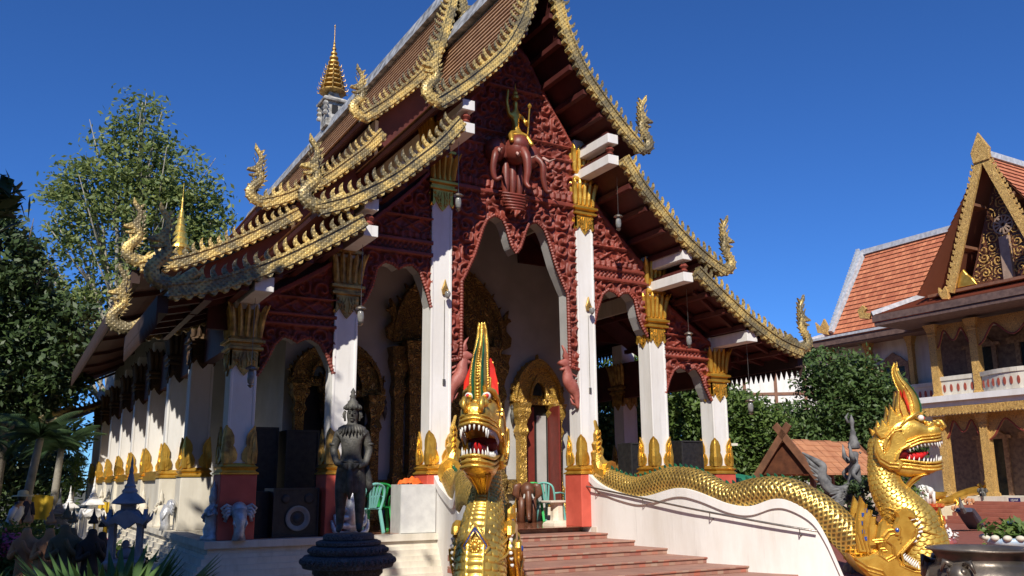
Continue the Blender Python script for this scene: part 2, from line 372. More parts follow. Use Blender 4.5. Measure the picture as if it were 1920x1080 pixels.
# ------------------------------------------------------------------ the temple hall
temple = empty('temple_hall', (0, 0, 0), 0, 'large northern Thai temple hall with tiered brown roofs, golden naga eaves and carved red gable', 'temple')
CX = [-5.296, -3.554, -1.683, 1.683, 3.554, 5.296]; SY = [3.7, 6.5, 9.6, 12.7, 15.9, 19.3, 22.8, 26.2]
# platform: stepped mouldings
pf = MB()
def pbox(e, z0, z1, y0=-.45):
    pf.box(-5.8-e, 5.8+e, .06, 29+e, z0, z1); pf.box(-5.8-e, -1.62, y0-e, .06, z0, z1); pf.box(1.62, 5.8+e, y0-e, .06, z0, z1)
pbox(.0, -.11, 0); pbox(-.06, -.2, -.11); pbox(-.02, -.26, -.2); pbox(.04, -.36, -.26); pbox(.10, -.44, -.36); pbox(.16, -.54, -.44); pbox(.24, -.64, -.54); pbox(.30, -.82, -.64)
pf.build('platform', 'cream', temple)
fl = MB(); fl.box(-5.5, 5.5, -.2, 3.0, .0, .006); fl.build('porch_floor', 'stonefloor', temple)

# columns ---------------------------------------------------------------
def leafpoly(h=.62, w_=.2):
    pts = [(0, 0), (.55, 0), (.95, .1), (1., .25), (.8, .4), (.62, .47), (.7, .55), (.66, .72), (.4, .88), (0, 1)]
    r = [(x*w_, y*h) for x, y in pts]; return r
def column(x, y, zl, plinth='redplinth', zu=None, dark=False, w_=.2075, top=None):
    top = top or (zl+1.45)
    c = MB(); c.box(x-w_, x+w_, y-w_, y+w_, 1.0, top); c.box(x-w_-.012, x-w_+.04, y-w_-.012, y-w_+.04, 1.2, zl); c.box(x+w_-.04, x+w_+.012, y-w_-.012, y-w_+.04, 1.2, zl)
    o = c.build('column', 'white', temple, bevel=.012)
    p = MB(); p.box(x-.29, x+.29, y-.29, y+.29, 0, 1.03); p.build('plinth', plinth, o, bevel=.015)
    b = MB(); b.sq([(.31, 1.03), (.31, 1.055), (.28, 1.07), (.26, 1.1), (.29, 1.125), (.30, 1.145), (.27, 1.16), (.25, 1.19), (.235, 1.21)], (x, y, 0)); b.build('base_moulding', 'gold', o)
    l = MB()
    lp = leafpoly()
    e = w_+.006
    for sx in (-1, 1):
        for sy in (-1, 1):
            for ax in (0, 1):
                if ax == 0: fr = lambda u, v, q: (x+sx*(e-u+.02), y+sy*(e+.012+.02*math.sin(min(u/.2, 1)*3.1)+q), 1.2+v)
                else: fr = lambda u, v, q: (x+sx*(e+.012+.02*math.sin(min(u/.2, 1)*3.1)+q), y+sy*(e-u+.02), 1.2+v)
                l.prism(lp, .035, fr)
                l.prism([(a*.62, .08+b_*.72) for a, b_ in lp], .06, fr)
                l.prism([(a*.3, .14+b_*.5) for a, b_ in lp], .08, fr)
    for sx in (-1, 1):
        for sy in (-1, 1): l.tube([(x+sx*(e+.01), y+sy*(e+.01), 1.2+t_) for t_ in (0, .2, .36, .5, .62)], [.06, .07, .05, .035, .005], 7)
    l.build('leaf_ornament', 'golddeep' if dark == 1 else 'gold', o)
    k = MB(); z = zl
    for face in range(4):
        def fr(u, v, q, face=face):
            d = w_+.02+q
            return [(x+u, y-d, z+v), (x+d, y+u, z+v), (x-u, y+d, z+v), (x-d, y-u, z+v)][face]
        ww = w_+.035
        k.prism([(-ww, .36), (-ww, .1), (-ww*.8, .04), (-ww*.55, .13), (-ww*.3, .02), (0, -.06), (ww*.3, .02), (ww*.55, .13), (ww*.8, .04), (ww, .1), (ww, .36)], .03, fr)
        for sgn in (-1, 1):
            for (cu, cv, rr) in ((.11, .2, .075), (.06, .07, .05), (.17, .3, .04)):
                k.tube([fr(sgn*(cu+rr*(1-t/9.)*math.cos(t*.9)), cv+rr*(1-t/9.)*math.sin(t*.9), .02+.002*t) for t in range(9)], .014, 5)
            for j in range(3): k.tube([fr(sgn*(.03+.055*j), .02+.05*j, .022), fr(sgn*(.05+.05*j), .2, .03), fr(sgn*(.02+.06*j), .33, .022)], [.006, .018, .008], 5)
    k.sq([(w_+.03, zl+.36), (w_+.08, zl+.38), (w_+.08, zl+.42), (w_+.04, zl+.44), (w_+.04, zl+.48), (w_+.1, zl+.5), (w_+.1, zl+.545), (w_+.05, zl+.56), (w_+.03, zl+.6)], (x, y, 0))
    def lotus(z0, h, fl_=.055, n=5):
        k.sq([(w_+.02, z0), (w_+.03, z0+h*.9)], (x, y, 0))
        for face in range(4):
            for j in range(n):
                q = (j-(n-1)/2)/((n-1)/2)*(w_+.01)
                pts = []
                for t in (0, .25, .5, .75, .92, 1.05):
                    d = w_+.03+fl_*t**2.2; u = q*(1+.32*t**2)
                    pts.append([(x+u, y-d, z0+h*t), (x+d, y+u, z0+h*t), (x-u, y+d, z0+h*t), (x-d, y-u, z0+h*t)][face])
                k.tube(pts, [.028, .047, .050, .050, .042, .010], 6)
        for sx in (-1, 1):
            for sy in (-1, 1):
                k.tube([(x+sx*(w_+.02+a), y+sy*(w_+.02+a), z0+h*t) for t, a in ((0, .0), (.4, .015), (.75, .05), (1.06, .12))], [.04, .05, .04, .01], 6)
    lotus(zl+.6, .52)
    if zu:
        k.sq([(w_+.02, zl+1.13), (w_+.06, zl+1.15), (w_+.06, zl+1.2), (w_+.02, zl+1.23), (w_-.02, zl+1.28), (w_+.04, zl+1.34)], (x, y, 0)); lotus(zl+1.34, .55, .06)
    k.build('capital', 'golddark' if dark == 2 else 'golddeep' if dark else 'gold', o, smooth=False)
    return o
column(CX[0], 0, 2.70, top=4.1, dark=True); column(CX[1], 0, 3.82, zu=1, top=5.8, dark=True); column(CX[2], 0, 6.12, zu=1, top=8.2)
column(CX[3], 0, 6.12, zu=1, top=8.2); column(CX[4], 0, 3.82, zu=1, top=5.8); column(CX[5], 0, 2.70, top=4.1)
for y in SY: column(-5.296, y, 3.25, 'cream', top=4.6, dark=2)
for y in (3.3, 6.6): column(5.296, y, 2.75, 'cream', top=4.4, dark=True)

# roof ---------------------------------------------------------------------
T1 = [(0, 11.35), (.19, 10.6), (.32, 10.1), (.46, 9.75), (.72, 9.25), (1.0, 8.86), (1.45, 8.38), (1.87, 7.98), (2.3, 7.62)]
T2 = [(1.8, 7.38), (2.2, 6.87), (2.66, 6.42), (3.1, 6.02), (3.55, 5.70), (4.0, 5.43), (4.48, 5.22)]
T3 = [(3.65, 5.17), (4.0, 4.92), (4.45, 4.62), (5.1, 4.22), (5.77, 3.88), (6.2, 3.72), (6.72, 3.60)]
def offs(P, d):
    out_ = []
    for i in range(len(P)):
        a = Vector(P[max(i-1, 0)]); b = Vector(P[min(i+1, len(P)-1)]); t = (b-a).normalized(); n = Vector((-t.y, t.x))
        if n.y < 0: n = -n
        out_.append((P[i][0]+n.x*d, P[i][1]+n.y*d))
    return out_
def resamp(P, step):
    P = np.array(P, float); L = np.r_[0, np.cumsum(np.hypot(*np.diff(P, axis=0).T))]; n = max(int(L[-1]/step), 2)
    t = np.linspace(0, L[-1], n+1); return np.stack([np.interp(t, L, P[:, 0]), np.interp(t, L, P[:, 1])], 1)
def roof_slab(T, y0, y1, dz, sgn, name='roof'):
    T = [(a, b) for a, b in T]
    S = resamp(smoothpath(T, 40), .135); top = []
    for i in range(len(S)-1):
        a, b = S[i], S[i+1]; t = (b-a)/np.hypot(*(b-a)); n = np.array([-t[1], t[0]]); n = n if n[1] > 0 else -n
        top += [a+n*.115, b+n*.155]
    V = []; uvs = []; acc = 0
    nseg = len(top)
    for yy in (y0, y1):
        for i, p in enumerate(top): V.append((sgn*p[0], yy, p[1]+dz))
    o = MB(); o.add(V, [(i, i+1, nseg+i+1, nseg+i) for i in range(nseg-1)])
    def uv(Vv):
        k = np.arange(len(Vv)) % nseg
        return np.stack([Vv[:, 1], (k/2.)*.14], 1)
    r_ = o.build(name, 'rooftile', temple, uv=uv)
    # soffit boards
    s2 = MB(); lo_ = offs(T, .03); hi_ = offs(T, .10)
    poly = lo_+hi_[::-1]
    s2.prism([(a, b+dz) for a, b in poly], y1-y0-.04, lambda u, v, q: (sgn*u, (y0+y1)/2+q, v))
    s2.build('soffit', 'redboard', r_)
    return r_
def bargeboard(T, y, dz, sgn, fl_=-1, spk=True):
    """carved naga-body verge board standing on the gable edge"""
    b = MB(); S = resamp(smoothpath(T, 60), .045); n = len(S); low = offs([tuple(p) for p in S], -.01); up = offs([tuple(p) for p in S], .215)
    low = [(p[0], p[1]) if i % 4 < 2 else (p[0]*.5+q[0]*.5+(p[0]-q[0])*.72, p[1]*.5+q[1]*.5+(p[1]-q[1])*.72) for i, (p, q) in enumerate(zip(low, up))]
    poly = low+up[::-1]
    fr = lambda u, v, q: (sgn*u, y+q, v+dz)
    b.prism(poly, .12, fr)
    b.prism(offs([tuple(p) for p in S],   .17)+offs([tuple(p) for p in S], .21)[::-1], .17, fr)
    b.prism(offs([tuple(p) for p in S], .0)+offs([tuple(p) for p in S], .04)[::-1], .16, fr)
    Q = resamp(up, .17)
    for i in range(1, len(Q)-1):
        t = Q[i+1]-Q[i]; t /= np.hypot(*t); nn = np.array([-t[1], t[0]]); nn = nn if nn[1] > 0 else -nn
        P = lambda a, c: tuple(Q[i]+t*a+nn*c)
        k = 1+.15*math.sin(i*1.7)
        b.prism([P(-.04, -.02), P(.045, -.02), P(.055, .05), P(.035, .12*k), P(-.01, .165*k), P(-.07, .19*k), P(-.03, .13*k), P(-.02, .08), P(-.035, .03)], .05, fr)
    o = b.build('bargeboard', 'roofgold', temple)
    return o
def finial(x, y, z, sgn, yaw=0., s=.93):
    """naga head finial (hang hong); local u outward"""
    b = MB(); ca, sa = math.cos(yaw), math.sin(yaw)
    fr = lambda u, v, q: (x+sgn*(u*ca-q*sa)*s, y+(u*sa+q*ca)*s, z+v*s)
    path = smoothpath([(-.5, 0, .26), (-.28, 0, .08), (-.04, 0, .0), (.15, 0, .08), (.19, 0, .24), (.10, 0, .38), (-.0, 0, .50), (-.01, 0, .62), (.07, 0, .70)], 30)
    rad = np.interp(np.linspace(0, 1, 30), [0, .25, .45, .6, .75, 1], [.10, .12, .125, .105, .085, .075])
    b.tube([fr(p[0], p[2], p[1]) for p in path], list(rad*s), 9, sy=.7)
    for k_ in range(6, 28, 2):
        p, r_ = path[k_], rad[k_]; t = path[min(k_+1, 29)]-path[k_-1]; t = t/np.hypot(t[0], t[2]); nx, nz = -t[2], t[0]
        q = (p[0]+nx*r_*.8, p[2]+nz*r_*.8)
        b.prism([(q[0]-t[0]*.05, q[1]-t[2]*.05), (q[0]+t[0]*.05, q[1]+t[2]*.05), (q[0]+nx*.08-t[0]*-.07, q[1]+nz*.08+t[2]*.07)], .05*s, fr)
        b.prism([(p[0]+t[2]*r_*.7-t[0]*.04, p[2]-t[0]*r_*.7-t[2]*.04), (p[0]+t[2]*r_*1.2, p[2]-t[0]*r_*1.2), (p[0]+t[2]*r_*.7+t[0]*.04, p[2]-t[0]*r_*.7+t[2]*.04)], .09*s, fr)
    b.prism([(-.03, .64), (.05, .62), (.12, .68), (.22, .68), (.31, .70), (.29, .75), (.22, .77), (.14, .82), (.06, .84), (-.03, .78)], .11*s, fr, bev=.015*s)
    b.prism([(.03, .62), (.10, .58), (.18, .56), (.25, .58), (.26, .61), (.17, .63), (.09, .67)], .09*s, fr, bev=.012*s)
    b.prism([(.13, .57), (.19, .57), (.16, .48), (.11, .42), (.12, .5)], .04*s, fr)
    b.prism([(.10, .78), (.12, .86), (.06, .95), (.05, 1.04), (.10, 1.13), (.16, 1.22), (.15, 1.36), (.09, 1.27), (.02, 1.18), (-.04, 1.06), (-.05, .94), (-.02, .84), (-.03, .76)], .09*s, fr, bev=.015*s)
    for a_, (dx, dz_) in enumerate(((-.06, .80), (-.075, .90), (-.06, 1.01), (-.02, 1.12), (.12, .88), (.10, 1.0))):
        q_ = -1 if a_ < 4 else 1
        b.prism([(dx, dz_), (dx+.03, dz_+.08), (dx+q_*.06, dz_+.13)], .05*s, fr)
    for a in (0, 1, 2):
        b.prism([(-.05-.01*a, .78-.09*a), (-.15-.01*a, .86-.1*a), (-.05, .68-.08*a)], .05*s, fr)
    o = b.build('roof_finial', 'roofgold', temple); return o
def gable_set(y, dz, back=False):
    for sgn in (-1, 1):
        for T, (fx, fz) in ((T1, (2.42, 7.72)), (T2, (4.58, 5.36)), (T3, (6.82, 3.80))):
            bargeboard(T, y, dz, sgn); finial(sgn*(fx-.02), y, fz+dz, sgn)
for sgn in (-1, 1):
    for T in (T1, T2, T3):
        roof_slab(T, -1.36, 2.9, 0, sgn); 
        roof_slab(T, 2.62, 24.2, 1.27, sgn); roof_slab(T, 24.0, 29.0, .1, sgn)
gable_set(-1.4, 0); gable_set(2.6, 1.27)
finial(-6.95, 2.75, 3.78, -1, 0); bargeboard(T3, 2.95, 0, -1)
finial(-7.15, 24.1, 3.75, -1, 0, 1.25); finial(-7.25, 29.2, 3.7, -1, 0, 1.1); bargeboard(T3, 24.3, .1, -1)
rd = MB()
rd.prism([(-.16, 11.70), (.16, 11.70), (.1, 11.92), (-.1, 11.92)], 4.3, lambda u, v, q: (u, .75+q, v)); rd.prism([(-.16, 12.92), (.16, 12.92), (.1, 13.16), (-.1, 13.16)], 21.6, lambda u, v, q: (u, 13.4+q, v))
rd.prism([(-.3, 11.4), (.3, 11.4), (.12, 11.85), (-.12, 11.85)], 4.3, lambda u, v, q: (u, .75+q, v)); rd.prism([(-.3, 12.6), (.3, 12.6), (.12, 13.1), (-.12, 13.1)], 21.6, lambda u, v, q: (u, 13.4+q, v))
rd.build('roof_ridge', pm('weathered_ridge_cement', (.40, .41, .42), (.12, .12, .12), .8, 0, 4), temple)
# walls between the roof tiers
tw = MB()
for y0, y1, dz in ((-.2, 2.9, 0), (2.8, 24, 1.27), (24, 28.9, .1)):
    for s in (-1, 1):
        for x, z0, z1 in ((1.95, 6.9, 7.85), (3.78, 4.9, 5.5)):
            a, b_ = sorted((s*x, s*(x-.08))); tw.box(a, b_, y0+.1, y1-.05, z0+dz-.1, z1+dz)
tw.build('clerestory_wall', 'cream', temple)
# gable closing boards (front: behind the relief; middle gable)
def roofpoly(dz, inset=.05):
    right = [(a, b-inset) for a, b in T1]+[(2.0, 7.3)]+[(a, b-inset) for a, b in T2[1:]]+[(3.9, 4.9)]+[(a, b-inset) for a, b in T3[2:5]]
    return right
def zroof(x):
    x = np.abs(x); z1 = np.interp(x, *zip(*T1)); z2 = np.interp(x, *zip(*T2)); z3 = np.interp(x, *zip(*T3))
    return np.where(x < 1.9, z1, np.where(x < 3.75, z2, z3))
gb = MB()
xs = np.linspace(-5.7, 5.7, 229)
def curtain(mb, xs, zlo, zhi, y0, y1):
    """closed slab between two height curves"""
    n = len(xs); V = []
    for y in (y0, y1):
        for z in (zlo, zhi):
            V += [(x, y, zz) for x, zz in zip(xs, z)]
    Fc = []
    A, B_, C_, D_ = 0, n, 2*n, 3*n
    for i in range(n-1):
        if zhi[i]-zlo[i] < .005 and zhi[i+1]-zlo[i+1] < .005: continue
        Fc += [(A+i, A+i+1, B_+i+1, B_+i), (C_+i, D_+i, D_+i+1, C_+i+1), (A+i, C_+i, C_+i+1, A+i+1), (B_+i, B_+i+1, D_+i+1, D_+i)]
    Fc += [(A, B_, D_, C_), (A+n-1, C_+n-1, D_+n-1, B_+n-1)]
    mb.add(V, Fc)
x5 = np.linspace(-5.7, 5.7, 229)
curtain(gb, x5, np.where(np.abs(x5) < 3.7, 6.0, 4.3)*0+np.minimum(zroof(x5)+1.0, np.where(np.abs(x5) < 1.9, 8.5, np.where(np.abs(x5) < 3.75, 6.2, 4.4))), zroof(x5)+1.22, 2.92, 3.05)
gb.build('upper_gable_board', 'redboard', temple)

# arches and carved gable relief
AC = [(0, 5.45), (.09, 5.57), (.17, 5.78), (.22, 5.95), (.3, 6.10), (.4, 6.16), (.5, 6.18), (.6, 6.12), (.69, 6.04), (.78, 5.85), (.86, 5.6), (.95, 5.32), (1.05, 5.1), (1.17, 4.85), (1.24, 4.72), (1.25, 3.2), (1.47, 3.15), (1.5, 3.15)]
A2 = [(1.88, 4.12), (1.98, 4.47), (2.12, 4.80), (2.28, 4.93), (2.45, 4.90), (2.56, 4.82), (2.67, 4.90), (2.84, 4.93), (3.0, 4.78), (3.08, 4.42), (3.2, 4.15), (3.35, 3.95)]
A3 = [(3.74, 2.75), (3.86, 3.05), (4.0, 3.28), (4.18, 3.38), (4.34, 3.34), (4.42, 3.28), (4.5, 3.34), (4.66, 3.38), (4.82, 3.2), (4.92, 2.95), (5.05, 2.7), (5.09, 2.65)]
def relief(x0, x1, arch, ztop, seed, bands, y=-.13, step=.02, sym=False):
    X, Z = np.meshgrid(np.arange(x0, x1+1e-6, step), np.arange(2.6, 10.6, step), indexing='ij')
    za = np.interp(np.abs(X), *zip(*arch)); zt = ztop(X)
    mk = (Z > za) & (Z < zt)
    u = np.abs(X) if sym else X
    h = scroll(u, Z, .32, seed, .42)
    dl = Z-za; 
    H = .02+.115*h
    for (zb, zc, kind) in bands:
        b = (Z > zb) & (Z < zc)
        if kind == 'bar': H = np.where(b, .15, H)
        elif kind == 'diamond':
            q = np.abs(((u*2.6) % 1)-.5)*2; r_ = np.abs((Z-(zb+zc)/2)/((zc-zb)/2)); H = np.where(b, .03+.07*np.clip(1-np.abs(q+r_-1)*4, 0, 1)+.03*h, H)
        elif kind == 'fret': H = np.where(b, .06+.05*(np.sin(u*60)*np.sin(Z*60) > 0), H)
        elif kind == 'petal': H = np.where(b, .05+.06*np.abs(np.sin(u*22)), H)
    rim = (zt-Z < .12); H = np.where(rim, .14, H)
    return X, Z, mk, H
def panel(x0, x1, arch, ztop, seed, bands, sym=False, mir=False):
    X, Z, mk, H = relief(x0, x1, arch, ztop, seed, bands, sym=sym)
    b = MB(); b.grid(-X if mir else X, -.10-H, Z, mk)
    xs = X[:, 0]; za = np.interp(np.abs(xs), *zip(*arch)); zt = ztop(xs)
    o = b.build('carved_gable_panel', 'redcarve', temple, smooth=True)
    s = MB(); curtain(s, (-xs if mir else xs), za+.02, np.maximum(zt, za+.02), -.12, -.04); s.build('panel_board', 'redboard', o)
    # white plaster reveal under the arch and a beaded red rim
    e = MB(); curtain(e, (-xs if mir else xs), za, za+.035, -.115, .16)
    e.build('arch_reveal', 'wallwhite', o)
    r_ = MB(); P = [((-a if mir else a), -.19, c) for a, c in resamp([p for p in arch], .03)]
    if sym: P = [(-a, b_, c) for a, b_, c in P[::-1]]+P
    P = [p for p in P if x0-.01 <= (-p[0] if mir else p[0]) <= x1+.01]
    r_.tube(P, [.032+.012*(i % 2) for i in range(len(P))], 6); r_.build('arch_moulding', 'redcarve', o)
    return o
panel(-1.48, 1.48, AC, lambda X: np.minimum(np.interp(np.abs(X), [0, .3, .62, 1.33, 1.5], [10.1, 9.85, 9.28, 8.2, 7.95]), 99), 2,
      [(6.62, 6.72, 'bar'), (6.78, 6.92, 'petal'), (7.63, 7.68, 'bar'), (7.68, 7.95, 'diamond'), (7.95, 8.0, 'bar'), (7.50, 7.63, 'petal'), (9.0, 9.05, 'bar')], sym=True)
for mir in (False, True):
    panel(1.88, 3.36, A2, lambda X: np.interp(X, *zip(*T2))-.28, 5, [(5.12, 5.2, 'bar'), (5.2, 5.36, 'fret'), (5.36, 5.44, 'bar'), (5.47, 5.57, 'petal'), (5.6, 5.85, 'diamond'), (5.85, 5.9, 'bar')], mir=mir)
    panel(3.74, 5.1, A3, lambda X: np.interp(X, *zip(*T3))-.22, 8, [(3.55, 3.62, 'bar'), (3.62, 3.74, 'fret'), (3.74, 3.8, 'bar'), (3.82, 4.05, 'diamond'), (4.05, 4.1, 'bar')], mir=mir)
# dark board closing the gable above the relief and naga brackets on the central jambs
cb = MB(); xs = np.linspace(-5.9, 5.9, 237)
curtain(cb, xs, np.where(np.abs(xs) < 1.5, 7.6, np.where(np.abs(xs) < 3.6, 4.95, 3.42)), np.maximum(zroof(xs)+.06, 3.45), -.03, .04); cb.build('gable_board', 'redboard', temple)
for s in (-1, 1):
    b = MB(); fr = lambda u, v, q: (s*(1.42-u), -.16+q, 2.35+v)
    path = smoothpath([(-.02, 0, .0), (.0, 0, .25), (.10, 0, .42), (.2, 0, .55), (.22, 0, .72), (.27, 0, .88)], 18)
    b.tube([fr(p[0], p[2], 0) for p in path], list(np.interp(np.linspace(0, 1, 18), [0, .4, .7, 1], [.03, .14, .12, .08])), 9, sy=.8)
    b.prism([(.2, .82), (.3, .82), (.38, .86), (.44, .9), (.4, .95), (.3, 1.0), (.2, .98)], .13, fr, bev=.02); b.prism([(.22, .8), (.32, .76), (.40, .76), (.38, .8), (.3, .84)], .1, fr)
    b.prism([(.25, .96), (.32, 1.05), (.29, 1.15), (.34, 1.28), (.26, 1.2), (.2, 1.08), (.18, .95)], .07, fr, bev=.01)
    for i in range(7): b.tube([fr(-.02, .05+.1*i, 0), fr(.08, .1+.1*i, .04), fr(.14, .2+.1*i, .02)], [.02, .03, .01], 5)
    b.build('naga_bracket', pm('dull_red_paint', (.42, .14, .11), (.3, .08, .06), .5, 0, 6, .6, 40, .012), temple, smooth=True)
# white cantilever beams and red purlins under the eaves
bm_ = MB(); pu = MB(); bl = MB()
for s in (-1, 1):
    for x, z in ((1.68, 7.30), (1.68, 7.76), (3.55, 5.02), (3.55, 5.50)):
        bm_.box(s*x-.13, s*x+.13, -1.33, -.2, z-.01, z+.19); pu.box(s*x-.08, s*x+.08, -1.22, -.2, z+.19, z+.27)
    for x, z in ((1.68, 7.53), (3.55, 5.25)): bl.lathe([(.03, 0), (.08, .04), (.05, .08), (.1, .13), (.05, .2)], 8, (s*x, -1.2, z-.02))
    bm_.box(s*5.3-.15, s*5.3+.15, -1.33, -.2, 3.86, 4.1); bm_.box(s*5.3-.1, s*5.3+.1, -.2, .2, 3.6, 4.1)
build_each(bm_, 'cantilever_beam', 'white', temple, bevel=.008)
for s in (-1, 1):
    for T in (T1, T2, T3):
        P = resamp(offs(T, -.06), .55)
        for p in P[1:-1]: pu.box(s*p[0]-.06, s*p[0]+.06, -1.32, -.1, p[1]-.05, p[1]+.06)
        for p in P[1::2]: pu.box(s*p[0]-.05, s*p[0]+.05, .05, 2.9, p[1]-.04, p[1]+.06)
    for y in [-1+0.75*i for i in range(5)]+[5+3.2*i for i in range(7)]:
        dz = 0 if y < 2.6 else 1.27
        P = offs(T3, -.03)
        for p, q in zip(P[1:-1], P[2:]): pu.beam((s*p[0], y, p[1]+dz), (s*q[0], y, q[1]+dz), .09, .09)
build_each(pu, 'purlin', 'redboard', temple); build_each(bl, 'beam_spacer', 'redcarve', temple)
# red frieze boards between the columns at the sides and inner beams
ib = MB()
for x0, x1, z in ((-5.3, -5.1, 4.2), (5.1, 5.3, 3.9)): ib.box(x0, x1, .2, 28, z-.9, z)
ib.build('aisle_beam', 'redboard', temple)
for s in (-1, 1):
    for y0, y1, z in ((-1.3, 2.9, 3.50), (2.7, 24.2, 4.78), (24, 29, 3.6)):
        eb = MB(); eb.box(min(s*6.70, s*6.86), max(s*6.70, s*6.86), y0, y1, z-.12, z+.14)
        n = int((y1-y0)/.16)
        for i in range(n):
            yy = y0+.16*i; eb.add([(s*6.86, yy, z-.11), (s*6.86, yy+.16, z-.11), (s*6.86, yy+.08, z-.34), (s*6.83, yy, z-.11), (s*6.83, yy+.16, z-.11), (s*6.83, yy+.08, z-.34)], [(0, 1, 2), (5, 4, 3), (0, 2, 5, 3), (1, 4, 5, 2)])
        eb.build('eave_fascia', 'fascia', temple)
# walls
wl = MB()
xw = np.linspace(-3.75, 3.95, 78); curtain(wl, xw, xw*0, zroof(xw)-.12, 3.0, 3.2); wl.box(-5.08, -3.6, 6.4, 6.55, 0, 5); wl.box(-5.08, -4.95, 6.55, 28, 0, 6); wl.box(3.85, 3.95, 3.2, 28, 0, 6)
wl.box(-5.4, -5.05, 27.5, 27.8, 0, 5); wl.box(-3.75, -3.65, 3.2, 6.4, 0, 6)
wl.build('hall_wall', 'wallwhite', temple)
sw = MB()
for a, b_ in zip(SY[1:], SY[2:]): sw.box(-5.16, -5.07, a+.7, b_-.7, 1.4, 3.3)
build_each(sw, 'side_window', 'dark', temple)
bb = MB(); bb.box(-5.5, -5.0, 6.3, 28, 0, .99); bb.build('side_dado', 'cream', temple)
bt = MB()
for y0 in np.arange(6.3, 27.9, .001+21.5): bt.box(-5.56, -5.0, y0, 27.9, .99, 1.1); bt.box(-5.52, -5.0, y0, 27.9, 1.1, 1.2)
bt.build('side_gold_moulding', 'gold', temple)

# gilded door surrounds
def pilaster(b, x, y, z0, z1, w_=.17):
    H = z1-z0; P = [(1.6, 0), (1.6, .03), (1.25, .05), (1.35, .09), (1.0, .12), (.85, .16), (1.1, .2), (1.15, .24), (.8, .27), (.75, .5), (.8, .7), (1.15, .74), (1.0, .77), (.8, .8), (1.0, .85), (1.3, .88), (1.5, .92), (1.35, .95), (1.7, 1.0)]
    b.sq([(p*w_, q*H) for p, q in P], (x, y, z0))
def surround(name, cx, hw, z0, zs, rise, mat='goldcarve2', big=False, door='dark', y=3.0):
    """hw half opening, zs springing height"""
    b = MB(); pw = .17 if big else .12
    for s in (-1, 1):
        pilaster(b, cx+s*(hw+pw*1.1), y-.2, z0, zs, pw)
        if big: pilaster(b, cx+s*(hw+pw*3.1), y-.12, z0, zs*.97, pw*.8)
    W = hw+pw*(2.3 if not big else 3.6)
    n = 40; ang = np.linspace(0, math.pi, n)
    def ring(r1, r2, ry1, ry2, zz, t, yo):
        out_ = [(cx+r2*math.cos(a), zz+ry2*math.sin(a)*(1+.12*math.sin(a)**8)) for a in ang]; in_ = [(cx+r1*math.cos(a), zz+ry1*math.sin(a)) for a in ang]
        b.prism(out_+in_[::-1], t, lambda u, v, q: (u, y-yo-q, v))
    ring(hw*.55, W, rise*.45, rise*.86, zs+.1, .16, .1); ring(W*.97, W*1.06, rise*.84, rise*.95, zs+.1, .26, .13); ring(hw*.55, hw*.68, rise*.45, rise*.55, zs+.1, .24, .13)
    b.prism([(cx+u*W*.6, zs+.12+v*rise*.5) for u, v in ((-1, 0), (1, 0), (.8, .5), (0, .95), (-.8, .5))], .06, lambda u, v, q: (u, y-.06-q, v))
    for i in range(15):      # flame teeth
        a = math.pi*(i+.5)/15; r_ = W*1.04; px, pz = cx+r_*math.cos(a), zs+.1+rise*.93*math.sin(a); d = .12*W
        b.prism([(px-d*.35*math.sin(a), pz+d*.35*math.cos(a)*.6), (px+d*.35*math.sin(a), pz-d*.35*math.cos(a)*.6), (px+d*math.cos(a)*.9, pz+d*(.4+math.sin(a)))], .08, lambda u, v, q: (u, y-.14-q, v))
    b.prism([(cx-.1, zs+rise*.92), (cx+.1, zs+rise*.92), (cx+.13, zs+rise*1.05), (cx+.04, zs+rise*1.12), (cx, zs+rise*1.3), (cx-.04, zs+rise*1.12), (cx-.13, zs+rise*1.05)], .14, lambda u, v, q: (u, y-.15-q, v), bev=.02)
    for s in (-1, 1):        # outward nagas at the springing
        k = W*.45
        b.prism([(cx+s*(W*.8+k*u), zs+k*v) for u, v in ((0, .1), (.5, 0), (.8, .15), (.85, .5), (.62, .75), (.6, .95), (.72, 1.1), (.85, 1.15), (.8, 1.25), (.68, 1.3), (.72, 1.6), (.55, 1.4), (.45, 1.15), (.42, .8), (.5, .5), (.3, .4), (0, .45))], .16, lambda u, v, q: (u, y-.16-q, v), bev=.03)
    b.box(cx-hw-pw*2.2, cx+hw+pw*2.2, y-.2, y-.003, zs-.02, zs+.12)
    o = b.build(name, mat, temple)
    v = MB(); v.box(cx-hw, cx+hw, y-.01, y+.0, z0, zs+.05); v.build('door_opening', 'dark', o)
    l = MB(); l.prism([(cx+hw*.4*math.cos(a), zs+.2+rise*.38*math.sin(a)) for a in ang], .04, lambda u, v, q: (u, y-.12-q, v)); l.build('tympanum_niche', 'window', o)
    return o
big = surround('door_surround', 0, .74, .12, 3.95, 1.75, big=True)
dl = MB()
for s in (-1, 1): dl.box(s*.45-.38, s*.45+.38, 2.95, 2.98, .12, 3.9)
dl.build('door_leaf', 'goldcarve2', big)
s1 = surround('door_surround', 2.33, .36, .12, 2.72, .92, 'goldcarve')
d = MB(); d.beam((2.69, 2.95, 1.4), (2.62, 2.35, 1.4), .04, 2.5); d.beam((1.98, 2.98, 1.4), (2.3, 2.98, 1.4), .03, 2.5); d.build('door_leaf', pm('red_door_paint', (.20, .03, .02), None, .5), s1)
pnl = MB(); pnl.box(2.36, 2.62, 2.94, 2.97, .12, 2.45); pnl.build('door_inner_panel', 'wallwhite', s1)
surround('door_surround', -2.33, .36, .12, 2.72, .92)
o = surround('window_surround', -3.05, .0001+.3, .9, 2.9, .7)
